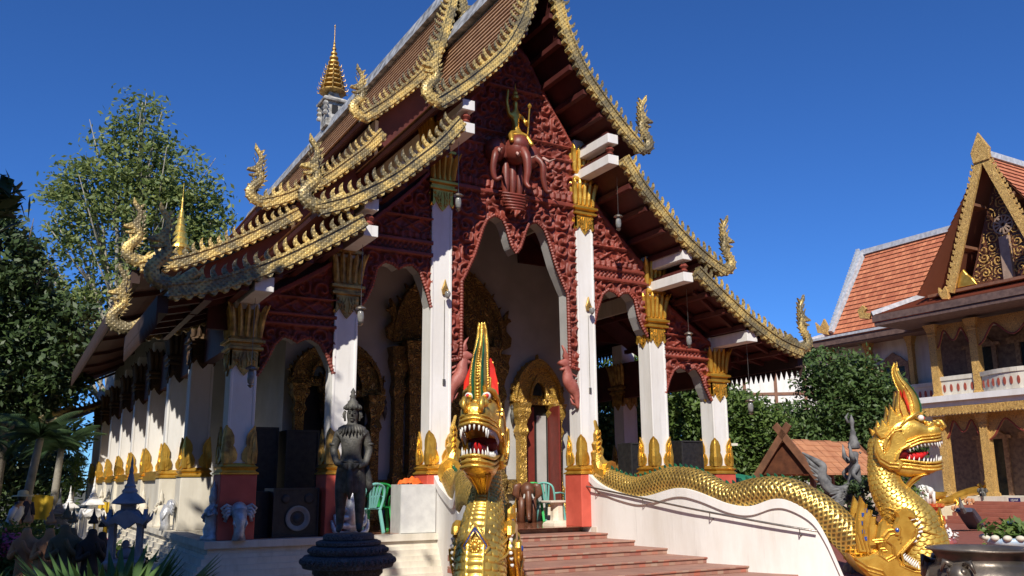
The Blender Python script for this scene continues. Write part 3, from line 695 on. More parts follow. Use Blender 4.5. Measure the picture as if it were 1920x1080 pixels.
# gold carved skirting shelf along the back wall
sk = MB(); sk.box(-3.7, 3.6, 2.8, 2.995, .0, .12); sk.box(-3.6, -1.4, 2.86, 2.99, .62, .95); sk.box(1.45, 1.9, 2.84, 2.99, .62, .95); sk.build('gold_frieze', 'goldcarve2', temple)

# ridge spire -----------------------------------------------------------------
sp = MB(); SYY = 12.4
sp.sq([(.30, 0), (.30, 1.0)], (0, SYY, 12.9)); sp.sq([(.42, 0), (.44, .06), (.36, .14), (.26, .2)], (0, SYY, 13.78)); sp.sq([(.22, 0), (.13, .34)], (0, SYY, 13.95))
for a_ in range(4):
    for t_ in range(3): sp.sq([(.05, 0), (.08, .06), (.04, .16)], (.34*(1 if a_ % 2 else -1), SYY+.34*(1 if a_ > 1 else -1), 13.25+.17*t_))
spo = sp.build('roof_spire', pm('weathered_spire_render', (.52, .50, .45), (.16, .15, .13), .8, 0, 5, .5, 20, .02), temple)
wd = MB(); wd.box(-.1, .1, SYY-.33, SYY-.29, 13.35, 13.65); wd.box(-.33, -.29, SYY-.1, SYY+.1, 13.35, 13.65); wd.build('spire_window', 'dark', spo)
ti = MB(); z = 14.2; n = 10
for i in range(n):
    r_ = .44*(1-i/(n+.4))**1.1+.03; ti.lathe([(r_*.55, 0), (r_, .03), (r_*.95, .08), (r_*.45, .12), (r_*.4, .20)], 16, (0, SYY, z))
    for k in range(10):
        if i < 6:
            a = 2*math.pi*k/10; ti.tube([(r_*q*math.cos(a), SYY+r_*q*math.sin(a), z+zz) for q, zz in ((.95, .05), (1.14, .05), (1.2, .14))], [.02, .018, .005], 5)
    z += .195*(1-.015*i)
ti.lathe([(.05, 0), (.03, .1), (.045, .13), (.02, .2), (.012, .75), (.03, .78), (.0, .88)], 10, (0, SYY, z-.03)); ti.build('tiered_umbrella', 'golddeep', spo)

# elephant relief ----------------------------------------------------------------
EX, EY, EZ = -.13, -.42, 7.55
el = MB()
def ell(b, c, r, n=12):
    V = []; Fc = []
    for i in range(n+1):
        for k in range(n*2):
            a = math.pi*i/n; p = math.pi*k/n; V.append((c[0]+r[0]*math.sin(a)*math.cos(p), c[1]+r[1]*math.sin(a)*math.sin(p), c[2]+r[2]*math.cos(a)))
    m2 = n*2
    for i in range(n):
        for k in range(m2): Fc.append((i*m2+k, (i+1)*m2+k, (i+1)*m2+(k+1) % m2, i*m2+(k+1) % m2))
    b.add(V, Fc)
ell(el, (EX, EY, EZ), (.26, .32, .30)); ell(el, (EX, EY-.12, EZ+.08), (.22, .22, .22))
for s in (-1, 1): ell(el, (EX+s*.42, EY+.12, EZ-.02), (.22, .22, .26)); ell(el, (EX+s*.24, EY+.02, EZ+.02), (.14, .06, .22))
def trunk(x0, y0, pts, r0):
    P = smoothpath([(x0+a, y0-b_, EZ+c) for a, b_, c in pts], 20); el.tube([tuple(p) for p in P], list(np.linspace(r0, .035, 20)), 9)
trunk(EX+.02, EY-.2, [(0, 0, -.05), (.03, .14, -.25), (.04, .16, -.55), (.02, .14, -.8), (.06, .22, -.92)], .12)
trunk(EX+.44, EY-.0, [(0, 0, -.05), (.12, .14, -.25), (.14, .12, -.55), (.22, .12, -.8), (.3, .2, -.8)], .09)
trunk(EX-.44, EY-.0, [(0, 0, -.05), (-.12, .14, -.25), (-.16, .12, -.55), (-.1, .12, -.75), (.0, .2, -.7)], .09)
for s in (-1, 0, 1): ell(el, (EX+s*.16, EY+.15, EZ-.55), (.09, .1, .45), 8)
for i in range(6):
    zc = EZ-.93-.06*i; el.tube([(EX+(.34-.03*i)*math.cos(a), EY+.1-(.2)*math.sin(a), zc-.05*math.sin(a)) for a in np.linspace(0, math.pi, 12)], .028, 6)
eo = el.build('elephant_relief', pm('red_elephant_paint', (.22, .046, .03), (.14, .03, .02), .45, 0, 4, .25, 30, .01), temple, smooth=True)
tk = MB()
for dx, s in ((0, -1), (0, 1), (.42, 1), (-.42, -1)):
    tk.tube([(EX+dx+s*.1, EY-.22, EZ-.14), (EX+dx+s*.15, EY-.38, EZ-.26), (EX+dx+s*.2, EY-.52, EZ-.24)], [.03, .025, .008], 7)
tk.build('tusk', pm('pink_ivory_paint', (.6, .38, .33), None, .4), eo)
gd = MB(); ell(gd, (EX+.02, EY-.02, EZ+.27), (.24, .22, .07)); 
gd.build('saddle_cloth', 'gold', eo)
rider = skin('rider_figure', [(EX+(a-EX)*1.15, b, EZ+.32+(c-EZ-.32)*1.3) for a, b, c in [(EX, EY, EZ+.32), (EX, EY, EZ+.5), (EX, EY, EZ+.68), (EX, EY-.01, EZ+.78), (EX, EY, EZ+.92), (EX-.14, EY, EZ+.66), (EX-.2, EY-.04, EZ+.85), (EX-.17, EY-.04, EZ+1.08), (EX+.13, EY, EZ+.66), (EX+.2, EY-.1, EZ+.5), (EX+.12, EY-.2, EZ+.55), (EX-.16, EY-.12, EZ+.3), (EX-.2, EY-.25, EZ+.12), (EX+.16, EY-.12, EZ+.3), (EX+.22, EY-.25, EZ+.12)]],
     [(0, 1), (1, 2), (2, 3), (3, 4), (2, 5), (5, 6), (6, 7), (2, 8), (8, 9), (9, 10), (0, 11), (11, 12), (0, 13), (13, 14)],
     [.11, .085, .1, .045, .075, .05, .038, .03, .05, .038, .03, .07, .05, .07, .05], 'gold', eo, 2)
cr = MB(); cr.lathe([(.08, 0), (.085, .05), (.05, .1), (.055, .14), (.025, .2), (.0, .36)], 10, (EX, EY, EZ+1.14)); cr.tube([(EX+.22, EY-.12, EZ+.35), (EX+.26, EY-.14, EZ+.95)], .015, 5); cr.lathe([(.02, 0), (.05, .05), (.0, .14)], 6, (EX+.26, EY-.14, EZ+.93)); cr.build('crown_and_staff', 'gold', eo)

# hanging lanterns and wall lamps (hang from the hall)
def lantern(name, x, y, z, zt, label, group='hanging glass lanterns of the porch'):
    t = empty(name, (x, y, z), 0, label, 'lantern', group)
    b = MB(); b.tube([(0, 0, .3), (0, 0, zt-z)], .005, 5); b.lathe([(.02, .3), (.09, .26), (.1, .24), (.05, .22)], 10); b.lathe([(.055, -.02), (.03, -.05), (.0, -.07)], 8); b.build('rod_and_cap', 'steel', t)
    gl = MB(); gl.lathe([(.02, -.01), (.05, .02), (.06, .09), (.055, .17), (.04, .22)], 12); gl.build('glass_globe', 'glass', t, smooth=True)
lantern('hanging_lantern', -5.3, -.75, 2.45, 4.3, 'frosted glass lantern hanging in front of the leftmost porch column')
lantern('hanging_lantern', -3.5, -.8, 3.6, 5.0, 'glass lantern hanging before the second column from the left')
lantern('hanging_lantern', -1.65, -.85, 5.95, 7.3, 'small lantern on a cord before the capital left of the entrance')
lantern('hanging_lantern', 2.0, -1.0, 6.05, 7.3, 'small lantern on a cord right of the column at the entrance')
lantern('hanging_lantern', 3.95, -.8, 3.75, 5.0, 'glass lantern hanging between the two rightmost porch columns')
lantern('hanging_lantern', 5.45, -1.0, 2.35, 3.9, 'glass lantern hanging at the right corner of the porch')
lantern('hanging_lantern', .2, 1.5, 8.6, 9.0, 'small lantern high under the gable ceiling')
def wall_lamp(x, y, z, label):
    t = empty('wall_lamp', (x, y, z), 0, label, 'lamp', 'small gilded wall lamps on the columns')
    b = MB(); b.prism([(-.05, -.1), (.05, -.1), (.07, 0), (.04, .08), (0, .2), (-.04, .08), (-.07, 0)], .05, front(-.03), bev=.01); b.tube([(0, -.03, 0), (0, -.14, -.03), (0, -.14, -.06)], .012, 5); b.build('bracket', 'golddeep', t)
    c = MB(); c.lathe([(.02, -.2), (.05, -.15), (.06, -.1), (.04, -.06)], 10, (0, -.15, 0)); c.build('lamp_glass', 'glass', t, smooth=True)
    e = MB(); e.tube([(0, -.012, -.2), (0, -.012, -1.75)], .007, 4); e.box(-.025, .025, -.03, -.005, -1.83, -1.72); e.build('wire_and_switch', 'steel', t)
wall_lamp(-1.62, -.2075, 4.5, 'gilded wall lamp on the white column left of the entrance'); wall_lamp(1.72, -.2075, 4.5, 'gilded wall lamp on the white column right of the entrance')
for i, (x, nm) in enumerate(((-2.95, 'dark wall lamp between the left doors'), (-1.55, 'dark wall lamp left of the great central door'), (1.66, 'dark wall lamp right of the great central door'))):
    t = empty('wall_sconce', (x, 3, 2.45), 0, nm, 'lamp', 'dark sconces on the porch wall'); b = MB(); b.lathe([(.0, -.25), (.05, -.1), (.06, .0), (.03, .1), (.05, .15), (0, .3)], 8, (0, -.1, 0)); b.build('sconce_body', 'statue', t)

# ------------------------------------------------------------------ stairs and balustrades
BC = [(1.6, 0), (1.66, -.75), (1.75, -1.48), (1.84, -2.3), (1.95, -3.2), (2.17, -3.94), (2.5, -4.66), (2.95, -5.25), (3.35, -5.6), (3.8, -5.9)]
BCs = smoothpath([(a, b, 0) for a, b in BC], 120)[:, :2]; BL = np.r_[0, np.cumsum(np.hypot(*np.diff(BCs, axis=0).T))]
def lshift(y, k=.2):      # the left wall bows out a little more than the right one
    q = min(max(-y/5.9, 0), 1)**1.5; return k*max(0, 1+y/5.2)-.6*math.sin(math.pi*q)**2
def bpos(sv, off=0.):
    x, y = np.interp(sv, BL, BCs[:, 0]), np.interp(sv, BL, BCs[:, 1]); e = .02
    tx = np.interp(sv+e, BL, BCs[:, 0])-np.interp(sv-e, BL, BCs[:, 0]); ty = np.interp(sv+e, BL, BCs[:, 1])-np.interp(sv-e, BL, BCs[:, 1]); l = math.hypot(tx, ty)+1e-9
    return x-ty/l*off, y+tx/l*off, tx/l, ty/l
st = empty('staircase', (0, 0, -.8), 0, 'broad terracotta steps with patchwork brick risers rising to the temple porch', 'stairs')
SYs = [0, -.75, -1.48, -2.3, -3.2, -3.94, -4.66, -5.4]
for k, y in enumerate(SYs):
    hw = float(np.interp(-y, -BCs[:, 1], BCs[:, 0]))+.06
    b = MB(); y1 = (SYs[k-1]+.1) if k else .3
    if k == 0: hw = 1.55
    hl = hw-lshift(y) if k else hw
    b.box(-hl, hw, y, y1, -.1*k-.1+.8, -.1*k+.8-.03); b.box(-hl, hw, y-.025, y1, -.1*k+.8-.03, -.1*k+.8+.002*(k == 0))
    b.build('step', 'tread', st, bevel=.008)
CPZ = [(0, 1.12), (.17, 1.07), (.66, .78), (1.4, .60), (1.89, .58), (2.63, .72), (3.12, .66), (3.74, .46), (4.12, .43), (4.49, .54), (4.75, .52), (5.07, .33), (5.25, .04), (5.4, -.36), (5.55, -.8)]
cps = smoothpath([(a, b, 0) for a, b in CPZ], 90)[:, :2]
for sgn, nm in ((1, 'white undulating balustrade wall right of the steps carrying the gold scaled naga body'), (-1, 'white undulating balustrade wall left of the steps, behind the naga facing us')):
    t = empty('stair_balustrade', (sgn*2.2, -3.2, -.8), 0, nm, 'balustrade')
    def loc(x, y, z): return (sgn*x-sgn*2.2+(0 if sgn > 0 else lshift(y)), y+3.2, z+.8)
    wb = MB(); V = []; cv = MB(); Vc = []
    ss = np.linspace(0.0, 5.55, 110)
    for s_ in ss:
        zt = float(np.interp(s_, cps[:, 0], cps[:, 1])); xi, yi, _, _ = bpos(s_, 0); xo, yo, _, _ = bpos(s_, .36)
        V += [loc(xi, yi, -.8), loc(xi, yi, zt-.09), loc(xo, yo, zt-.09), loc(xo, yo, -.8)]
        xi, yi, _, _ = bpos(s_, -.045); xo, yo, _, _ = bpos(s_, .40)
        Vc += [loc(xi, yi, zt-.12), loc(xi, yi, zt+.03), loc(xo, yo, zt+.03), loc(xo, yo, zt-.12)]
    n = len(ss); Fc = [(4*i+a, 4*i+(a+1) % 4, 4*i+4+(a+1) % 4, 4*i+4+a) for i in range(n-1) for a in range(4)]+[(0, 1, 2, 3), (4*n-1, 4*n-2, 4*n-3, 4*n-4)]
    wb.add(V, Fc); cv.add(Vc, Fc); wb.build('wall_body', 'balus', t); cv.build('coping', 'white', t, bevel=.006)
hr = empty('handrail', (1.9, -2.9, .2), 0, 'thin brown metal handrail fixed along the white wall right of the steps', 'handrail')
b = MB(); P = []
for s_ in np.linspace(.27, 5.15, 30):
    x, y, _, _ = bpos(s_, -.10); P.append((x-1.9, y+2.9, float(np.interp(s_, [.27, 1.9, 3.53, 5.15], [.79, .56, .33, .08]))-.2))
b.tube(P, .018, 8); b.build('rail', 'steel', hr)
for s_ in (.55, 1.85, 3.4, 4.9):
    b = MB(); x, y, _, _ = bpos(s_, -.10); x2, y2, _, _ = bpos(s_, 0); z = float(np.interp(s_, [.27, 1.9, 3.53, 5.15], [.79, .56, .33, .08]))-.2
    b.tube([(x-1.9, y+2.9, z), (x-1.9, y+2.9, z-.09), (x2-1.9, y2+2.9, z-.11)], .009, 6); b.lathe([(.02, 0), (.02, .02)], 8, (x2-1.9, y2+2.9, z-.12)); b.build('rail_bracket', 'steel', hr)

# ------------------------------------------------------------------ nagas
def qn(X, Y): return ((X-430)/232., 3.51-(Y-290)/236.)
def scale_tube(path, ru, ry, ns, nt, kind, ls, lw, amp, b=None, top=None):
    """swept body in the local (u,z) plane or in 3D with displaced scales"""
    P = smoothpath(path, ns); T = np.gradient(P, axis=0); T /= np.linalg.norm(T, axis=1)[:, None]
    tt = np.linspace(0, 1, ns); RU = np.interp(tt, np.linspace(0, 1, len(ru)), ru); RY = np.interp(tt, np.linspace(0, 1, len(ry)), ry)
    acc = np.r_[0, np.cumsum(np.linalg.norm(np.diff(P, axis=0), axis=1))]
    TH = np.linspace(0, 2*np.pi, nt+1); S, H = np.meshgrid(acc, TH, indexing='ij')
    if top is None:   # side axis = local y
        side = np.tile([0, 1., 0], (ns, 1)); nn = np.cross(side, T)
        nn = -nn
    else:
        nn = np.tile([0, 0, 1.], (ns, 1)); nn = nn-T*(nn*T).sum(1)[:, None]; nn /= np.linalg.norm(nn, axis=1)[:, None]; side = np.cross(T, nn)
    rr = float(np.mean(RY)); nc = max(1, round(2*np.pi*rr/lw)); B_ = H/(2*np.pi)*nc; A_ = S/ls
    if kind == 'diamond':
        p, q = A_+B_, A_-B_; fp = np.abs((p % 1)-.5)*2; fq = np.abs((q % 1)-.5)*2
        mm = np.maximum(fp, fq); h = np.clip((mm-.62)/.22, 0, 1); h = h*(3-2*h); disp = h+.35*(1-np.clip(np.hypot(fp, fq)/.8, 0, 1))
    else:
        best = np.zeros_like(A_)
        row = np.floor(A_)
        for dr in (0, 1):
            r_ = row-dr+1; off = .5*(r_ % 2); fb = ((B_+off) % 1)-.5; fa = A_-r_+1.0
            d = np.hypot(fb*1.75, fa*.82); c = (d < 1.0) & (best == 0) & (fa >= -.0); best = np.where(c, .35+.65*fa*(1-.4*np.abs(fb*2)**2)+.001, best)
        h = np.clip(best*1.2-.2, 0, 1); disp = best
        fr = np.abs(np.angle(np.exp(1j*(H))))       # belly plates at theta 0
        bel = fr < .30; lad = np.abs(np.sin(S/.055*np.pi)); disp = np.where(bel, .25+.75*lad, disp); h = np.where(bel, lad, h)
        rimb = np.abs(fr-.33) < .05; disp = np.where(rimb, 1.3, disp); h = np.where(rimb, 1, h)
    d = amp*disp
    X = P[:, None, :]+nn[:, None, :]*((RU[:, None]+d)*np.cos(TH)[None, :])[..., None]+side[:, None, :]*((RY[:, None]+d)*np.sin(TH)[None, :])[..., None]
    b = b or MB(); b.grid(X[..., 0], X[..., 1], X[..., 2], None, 0, h)
    return b
NG = empty('naga_statue', (3.71, -5.74, -.8), R(-38), 'golden naga in profile with tall curling crest at the foot of the right balustrade', 'naga statue', 'golden nagas guarding the steps')
def build_naga():
    P2 = lambda pts: [qn(*p) for p in pts]
    side = lambda yo: (lambda u, v, w_: (u, yo+w_, v))
    # neck and chest
    nk = [(392, 575, 40), (388, 640, 47), (385, 700, 50), (396, 760, 58), (430, 820, 74), (470, 880, 88), (492, 940, 90), (500, 1000, 86), (500, 1060, 82), (498, 1120, 80)]
    pts = [(qn(x, y)[0], 0, qn(x, y)[1]) for x, y, _ in nk]
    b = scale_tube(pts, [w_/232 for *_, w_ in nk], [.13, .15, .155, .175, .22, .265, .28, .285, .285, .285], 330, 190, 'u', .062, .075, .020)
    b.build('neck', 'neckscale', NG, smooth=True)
    # spines down the back
    sp_ = MB()
    bk = [(352, 610), (338, 660), (334, 700), (337, 745), (352, 790), (372, 830), (392, 870)]
    Q = smoothpath([(qn(*p)[0], 0, qn(*p)[1]) for p in bk], 22)
    for i in range(1, 21):
        t = Q[i+1]-Q[i-1]; t /= np.linalg.norm(t); n = np.array([t[2], 0, -t[0]]); n = n if n[0] < 0 else -n; q = Q[i]+np.array([.05, 0, 0])
        sp_.prism([(q[0]-t[0]*.03, q[2]-t[2]*.03), (q[0]+t[0]*.045, q[2]+t[2]*.045), (q[0]+n[0]*.07-t[0]*.05, q[2]+n[2]*.07-t[2]*.05)], .06, side(0))
    sp_.build('back_spines', 'goldbright', NG)
    # head
    def loft(st_, name, mat, e=2.6, n=28):
        V = []
        S_ = smoothpath([(x, 0, 0) for x, *_ in st_], 40)[:, 0]
        kk = [c[0] for c in st_]
        for x in S_:
            t, bo, hw = (np.interp(x, kk, [c[j] for c in st_]) for j in (1, 2, 3))
            zc, hh = (t+bo)/2, abs(t-bo)/2
            for k in range(n):
                a = 2*math.pi*k/n; ca, sa = math.cos(a), math.sin(a)
                u, z = qn(x, zc); V.append((u, .86*hw*abs(ca)**(2/e)*(1 if ca > 0 else -1), z+hh/236*abs(sa)**(2/e)*(1 if sa > 0 else -1)))
        Fc = [(i*n+k, i*n+(k+1) % n, (i+1)*n+(k+1) % n, (i+1)*n+k) for i in range(39) for k in range(n)]+[tuple(range(n-1, -1, -1)), tuple(range(39*n, 40*n))]
        b = MB(); b.add(V, Fc); return b
    up = loft([(352, 585, 630, .10), (375, 540, 655, .16), (400, 515, 662, .19), (440, 493, 640, .225), (480, 488, 602, .235), (515, 503, 588, .225), (548, 524, 584, .20), (572, 518, 581, .195), (590, 520, 577, .17), (600, 532, 568, .11)], 'head', 'g')
    # lips, nose curls, brow ridges on the upper head
    lipu = [(455, 612, .232), (480, 604, .24), (515, 590, .235), (548, 586, .215), (575, 583, .20), (594, 578, .15), (601, 572, 0)]
    pl = [(qn(x, y)[0], w_*.86, qn(x, y)[1]) for x, y, w_ in lipu]; pl = pl+[(a, -b_, c) for a, b_, c in pl[::-1][1:]]
    P = smoothpath(pl, 60)
    for dz, r_ in ((.0, .022), (.05, .016), (.095, .012)): up.tube([(p[0]+(-.0)*dz, p[1], p[2]+dz) for p in P], r_, 6)
    for s in (-1, 1):
        up.tube([(qn(x, y)[0], s*w_, qn(x, y)[1]) for x, y, w_ in ((450, 530, .2), (478, 502, .19), (508, 484, .165), (524, 478, .12), (534, 486, .05))], [.02, .032, .035, .03, .02], 7)
        ell(up, (qn(588, 528)[0], s*.1, qn(588, 522)[1]), (.06, .07, .055), 8); ell(up, (qn(560, 528)[0], s*.05, qn(560, 522)[1]), (.06, .045, .03), 8)
        up.tube([(qn(x, y)[0], s*w_, qn(x, y)[1]) for x, y, w_ in ((600, 545, .08), (612, 530, .1), (600, 510, .1), (585, 505, .09))], [.03, .035, .03, .012], 7)
    for i in range(5): ell(up, (qn(530+10*i, 515)[0], 0, qn(530, 508+2*i)[1]), (.03, .04, .03), 6)
    hd_ = up.build('head', 'goldbright', NG, smooth=True)
    jw = loft([(392, 655, 690, .12), (425, 650, 706, .18), (470, 655, 716, .205), (520, 663, 712, .205), (556, 664, 702, .19), (580, 660, 690, .15), (592, 655, 680, .09)], 'j', 'g')
    lipl = [(440, 652, .205), (470, 656, .215), (520, 663, .215), (556, 664, .20), (582, 660, .15), (594, 656, 0)]
    pl = [(qn(x, y)[0], w_*.86, qn(x, y)[1]) for x, y, w_ in lipl]; pl = pl+[(a, -b_, c) for a, b_, c in pl[::-1][1:]]; PL = smoothpath(pl, 60)
    for dz, r_ in ((.0, .02), (-.055, .018), (-.11, .022)): jw.tube([(p[0]-.0, p[1]*(1+dz*.3), p[2]+dz) for p in PL], r_, 6)
    jw.build('lower_jaw', 'goldbright', NG, smooth=True)
    mo = MB(); u0, z0 = qn(415, 655); u1, z1 = qn(468, 590)
    ell(mo, ((u0+u1)/2-.02, 0, (z0+z1)/2), (.2, .19, .17), 12); mo.add([(qn(440, 600)[0], -.19, qn(440, 594)[1]), (qn(590, 585)[0], -.15, qn(590, 578)[1]), (qn(590, 585)[0], .15, qn(590, 578)[1]), (qn(440, 600)[0], .19, qn(440, 594)[1])], [(0, 1, 2, 3)])
    mo.add([(qn(440, 600)[0], -.18, qn(440, 652)[1]), (qn(585, 585)[0], -.14, qn(590, 657)[1]), (qn(585, 585)[0], .14, qn(590, 657)[1]), (qn(440, 600)[0], .18, qn(440, 652)[1])], [(3, 2, 1, 0)]); mo.build('mouth_lining', 'mouth', NG, smooth=False)
    tg = MB(); tg.tube([(qn(x, y)[0], 0, qn(x, y)[1]) for x, y in ((440, 640), (480, 640), (520, 638), (550, 625))], [.07, .075, .065, .02], 10, sy=1.3); tg.build('tongue', 'tongue', NG, smooth=True)
    tu, tl_ = MB(), MB()
    def tooth(b, p, d, L, r_): b.tube([p, (p[0]+.01, p[1]*.99, p[2]+d*L*.6), (p[0]+.02, p[1]*.98, p[2]+d*L)], [r_, r_*.7, .002], 6)
    n = len(P)
    for i in range(3, n-3, 2): tooth(tu, tuple(P[i]*np.array([.985, .93, 1])), -1, .13 if i in (21, 39, 23, 37) else .085, .017)
    for i in range(5, n-5, 2): tooth(tl_, tuple(PL[i]*np.array([.985, .93, 1])), 1, .12 if i in (21, 39) else .075, .016)
    tu.build('upper_teeth', 'tooth', NG, smooth=True); tl_.build('lower_teeth', 'tooth', NG, smooth=True)
    for s in (-1, 1):
        e = MB(); c = (qn(532, 500)[0], s*.10, qn(528, 498)[1]); ell(e, c, (.05, .052, .05), 10); eo_ = e.build('eye', 'tooth', NG, smooth=True)
        e = MB(); ell(e, (c[0]+.032, c[1]+s*.008, c[2]), (.028, .028, .028), 8); e.build('iris', 'redflame', eo_, smooth=True)
    # crest
    cr_ = MB(); cl = [(506, 500, 30, .10), (512, 455, 29, .10), (506, 415, 25, .09), (490, 380, 21, .078), (474, 350, 15, .06), (466, 320, 10, .04), (469, 300, 6, .025), (472, 284, 1, .004)]
    C_ = smoothpath([(qn(x, y)[0], 0, qn(x, y)[1]) for x, y, *_ in cl], 44); ru = np.interp(np.linspace(0, 1, 44), np.linspace(0, 1, 8), [c[2]/232 for c in cl]); ry = np.interp(np.linspace(0, 1, 44), np.linspace(0, 1, 8), [c[3] for c in cl])
    V = []; n = 14
    T_ = np.gradient(C_, axis=0); T_ /= np.linalg.norm(T_, axis=1)[:, None]
    for i in range(44):
        nn = np.array([T_[i][2], 0, -T_[i][0]])
        for k in range(n): a = 2*math.pi*k/n; V.append(tuple(C_[i]+nn*math.cos(a)*ru[i]+np.array([0, 1, 0])*math.sin(a)*ry[i]))
    cr_.add(V, [(i*n+k, i*n+(k+1) % n, (i+1)*n+(k+1) % n, (i+1)*n+k) for i in range(43) for k in range(n)])
    for i in range(1, 41):
        nn = np.array([T_[i][2], 0, -T_[i][0]]); 
        for s in (-1, 1):
            p0 = C_[i]+np.array([0, s*ry[i]*.9, 0]); cr_.tube([tuple(p0-T_[i]*.01), tuple(p0+np.array([0, s*.028, 0])+T_[i]*.03)], [.018, .003], 5)
        p0 = C_[i]-nn*ru[i]*.9; cr_.tube([tuple(p0-T_[i]*.01), tuple(p0-nn*.03+T_[i]*.03)], [.018, .003], 5)
        ell(cr_, tuple(C_[i]+nn*ru[i]*1.0), (.02, .026, .014), 5) if i < 36 else None
    cr_.build('crest', 'goldbright', NG, smooth=True)
    gi = MB()
    for s in (-1, 1): gi.tube([tuple(C_[i]+np.array([T_[i][2], 0, -T_[i][0]])*ru[i]*.93+np.array([0, s*ry[i]*.55, 0])) for i in range(0, 36)], list(np.linspace(.018, .005, 36)), 5)
    gi.build('green_inlay', 'green', NG)
    fm = MB()
    for s in (-1, 1):
        fm.prism(P2([(440, 515), (446, 465), (452, 430), (460, 392), (474, 430), (486, 452), (498, 440), (510, 505), (480, 525)]), .10, side(s*.08), bev=.02)
        fm.prism(P2([(405, 545), (414, 500), (422, 470), (424, 445), (438, 475), (450, 490), (462, 480), (465, 540)]), .09, side(s*.12), bev=.02)
        fm.prism(P2([(380, 575), (366, 555), (360, 530), (374, 538), (384, 524), (390, 500), (402, 525), (418, 530), (430, 570)]), .08, side(s*.14), bev=.02)
        fm.prism(P2([(524, 505), (530, 480), (548, 470), (538, 490), (548, 500), (540, 512)]), .05, side(s*.09), bev=.015)
        # cheek fin with concentric rims
        fm.prism(P2([(455, 555), (468, 580), (460, 612), (438, 618), (430, 645), (450, 668), (430, 690), (395, 688), (365, 665), (350, 630), (352, 590), (362, 568), (372, 600), (385, 630), (405, 600), (415, 565), (435, 540)]), .07, side(s*.195), bev=.02)
        for r_, k in ((.016, 0), (.013, 12)):
            fm.tube([(qn(x-k*.3, y+k)[0], s*.24, qn(x, y+k)[1]) for x, y in ((362, 575), (355, 610), (368, 645), (398, 665), (430, 668))], r_, 6)
            fm.tube([(qn(x+k*.5, y-k*.3)[0], s*.245, qn(x, y-k*.3)[1]) for x, y in ((470, 600), (445, 612), (428, 632), (420, 655))], r_, 6)
            fm.tube([(qn(x, y-k)[0], s*(.225), qn(x, y-k)[1]) for x, y in ((385, 610), (400, 575), (425, 548), (455, 540))], r_, 6)
    fm.tube([(qn(490, 505)[0], s_*.17*math.cos(a)+0, qn(490, 505)[1]+.16*math.sin(a)) for s_ in (1,) for a in np.linspace(0, math.pi, 14)], .022, 6); fm.tube([(qn(500, 505)[0], .12*math.cos(a), qn(500, 505)[1]+.1*math.sin(a)) for a in np.linspace(0, math.pi, 14)], .018, 6)
    fm.build('flame_fins', 'goldbright', NG)
    rf = MB()
    for s in (-1, 1):
        rf.add([(qn(492, 0)[0], s*.08, 2.68), (qn(490, 0)[0], s*.21, 2.66), (qn(488, 0)[0], s*.20, 2.82), (qn(474, 0)[0], s*.15, 2.98), (qn(480, 0)[0], s*.11, 3.10), (qn(495, 0)[0], s*.03, 3.0)], [(0, 1, 2, 3, 4, 5)])
        rf.add([(qn(470, 0)[0]-.02, s*.05, 2.68), (qn(470, 0)[0]-.02, s*.19, 2.64), (qn(462, 0)[0]-.02, s*.17, 2.80), (qn(466, 0)[0]-.02, s*.15, 2.98), (qn(472, 0)[0]-.02, s*.11, 3.10), (qn(487, 0)[0]-.02, s*.03, 3.0)], [(5, 4, 3, 2, 1, 0)])
    rf.build('red_fan', 'redflame', NG)
    bd = MB(); B_ = [(530, 705, .17, .05), (505, 712, .15, .06), (485, 728, .11, .05), (468, 748, .07, .035), (458, 775, .03, .02), (456, 800, .004, .004)]
    V = []; n = 12
    Bp = smoothpath([(qn(x, y)[0], a, b_) for x, y, a, b_ in B_], 24); Bz = smoothpath([(qn(x, y)[1], 0, 0) for x, y, *_ in B_], 24)[:, 0]
    for p, z in zip(Bp, Bz):
        for k in range(n): a = 2*math.pi*k/n; V.append((p[0]+math.cos(a)*abs(p[2]), math.sin(a)*abs(p[1]), z))
    bd.add(V, [(i*n+k, i*n+(k+1) % n, (i+1)*n+(k+1) % n, (i+1)*n+k) for i in range(23) for k in range(n)])
    for s in (-1, 0, 1): bd.tube([(p[0]+.85*abs(p[2])+.01, s*abs(p[1])*.6, z) for p, z in zip(Bp[:20], Bz[:20])], .012, 5)
    bd.build('beard', 'gold', NG, smooth=True)
    # chest diamond and bands
    dm = MB(); cx, cz = qn(558, 885)[0]+.055, qn(0, 885)[1]
    for k, r_ in ((1., .018), (.72, .012)):
        D4 = [(cx, 0, cz+.24*k), (cx-.02, .155*k, cz), (cx+.03, 0, cz-.24*k), (cx-.02, -.155*k, cz)]
        for a in range(4): dm.tube([D4[a], D4[(a+1) % 4]], r_, 6)
    for a in range(12): ell(dm, (cx+.02, .045*math.cos(a*math.pi/6), cz+.06*math.sin(a*math.pi/6)), (.02, .018, .022), 5)
    ell(dm, (cx+.01, 0, cz), (.035, .04, .05), 8)
    do = dm.build('chest_diamond', 'goldbright', NG, smooth=True)
    dg = MB(); 
    D4 = [(cx-.0, 0, cz+.215), (cx-.03, .138, cz), (cx+.018, 0, cz-.215), (cx-.03, -.138, cz)]; D5 = [(cx-.0, 0, cz+.16), (cx-.028, .1, cz), (cx+.018, 0, cz-.16), (cx-.028, -.1, cz)]
    for a in range(4):
        for j in range(6):
            q = [tuple(Vector(X_[a]).lerp(Vector(X_[(a+1) % 4]), (j+tt)/6)) for X_, tt in ((D4, .1), (D4, .9), (D5, .9), (D5, .1))]; dg.add([(x+.012, y, z) for x, y, z in q], [(0, 1, 2, 3)])
    dg.build('mirror_chips', 'blue', do)
    bn = MB()
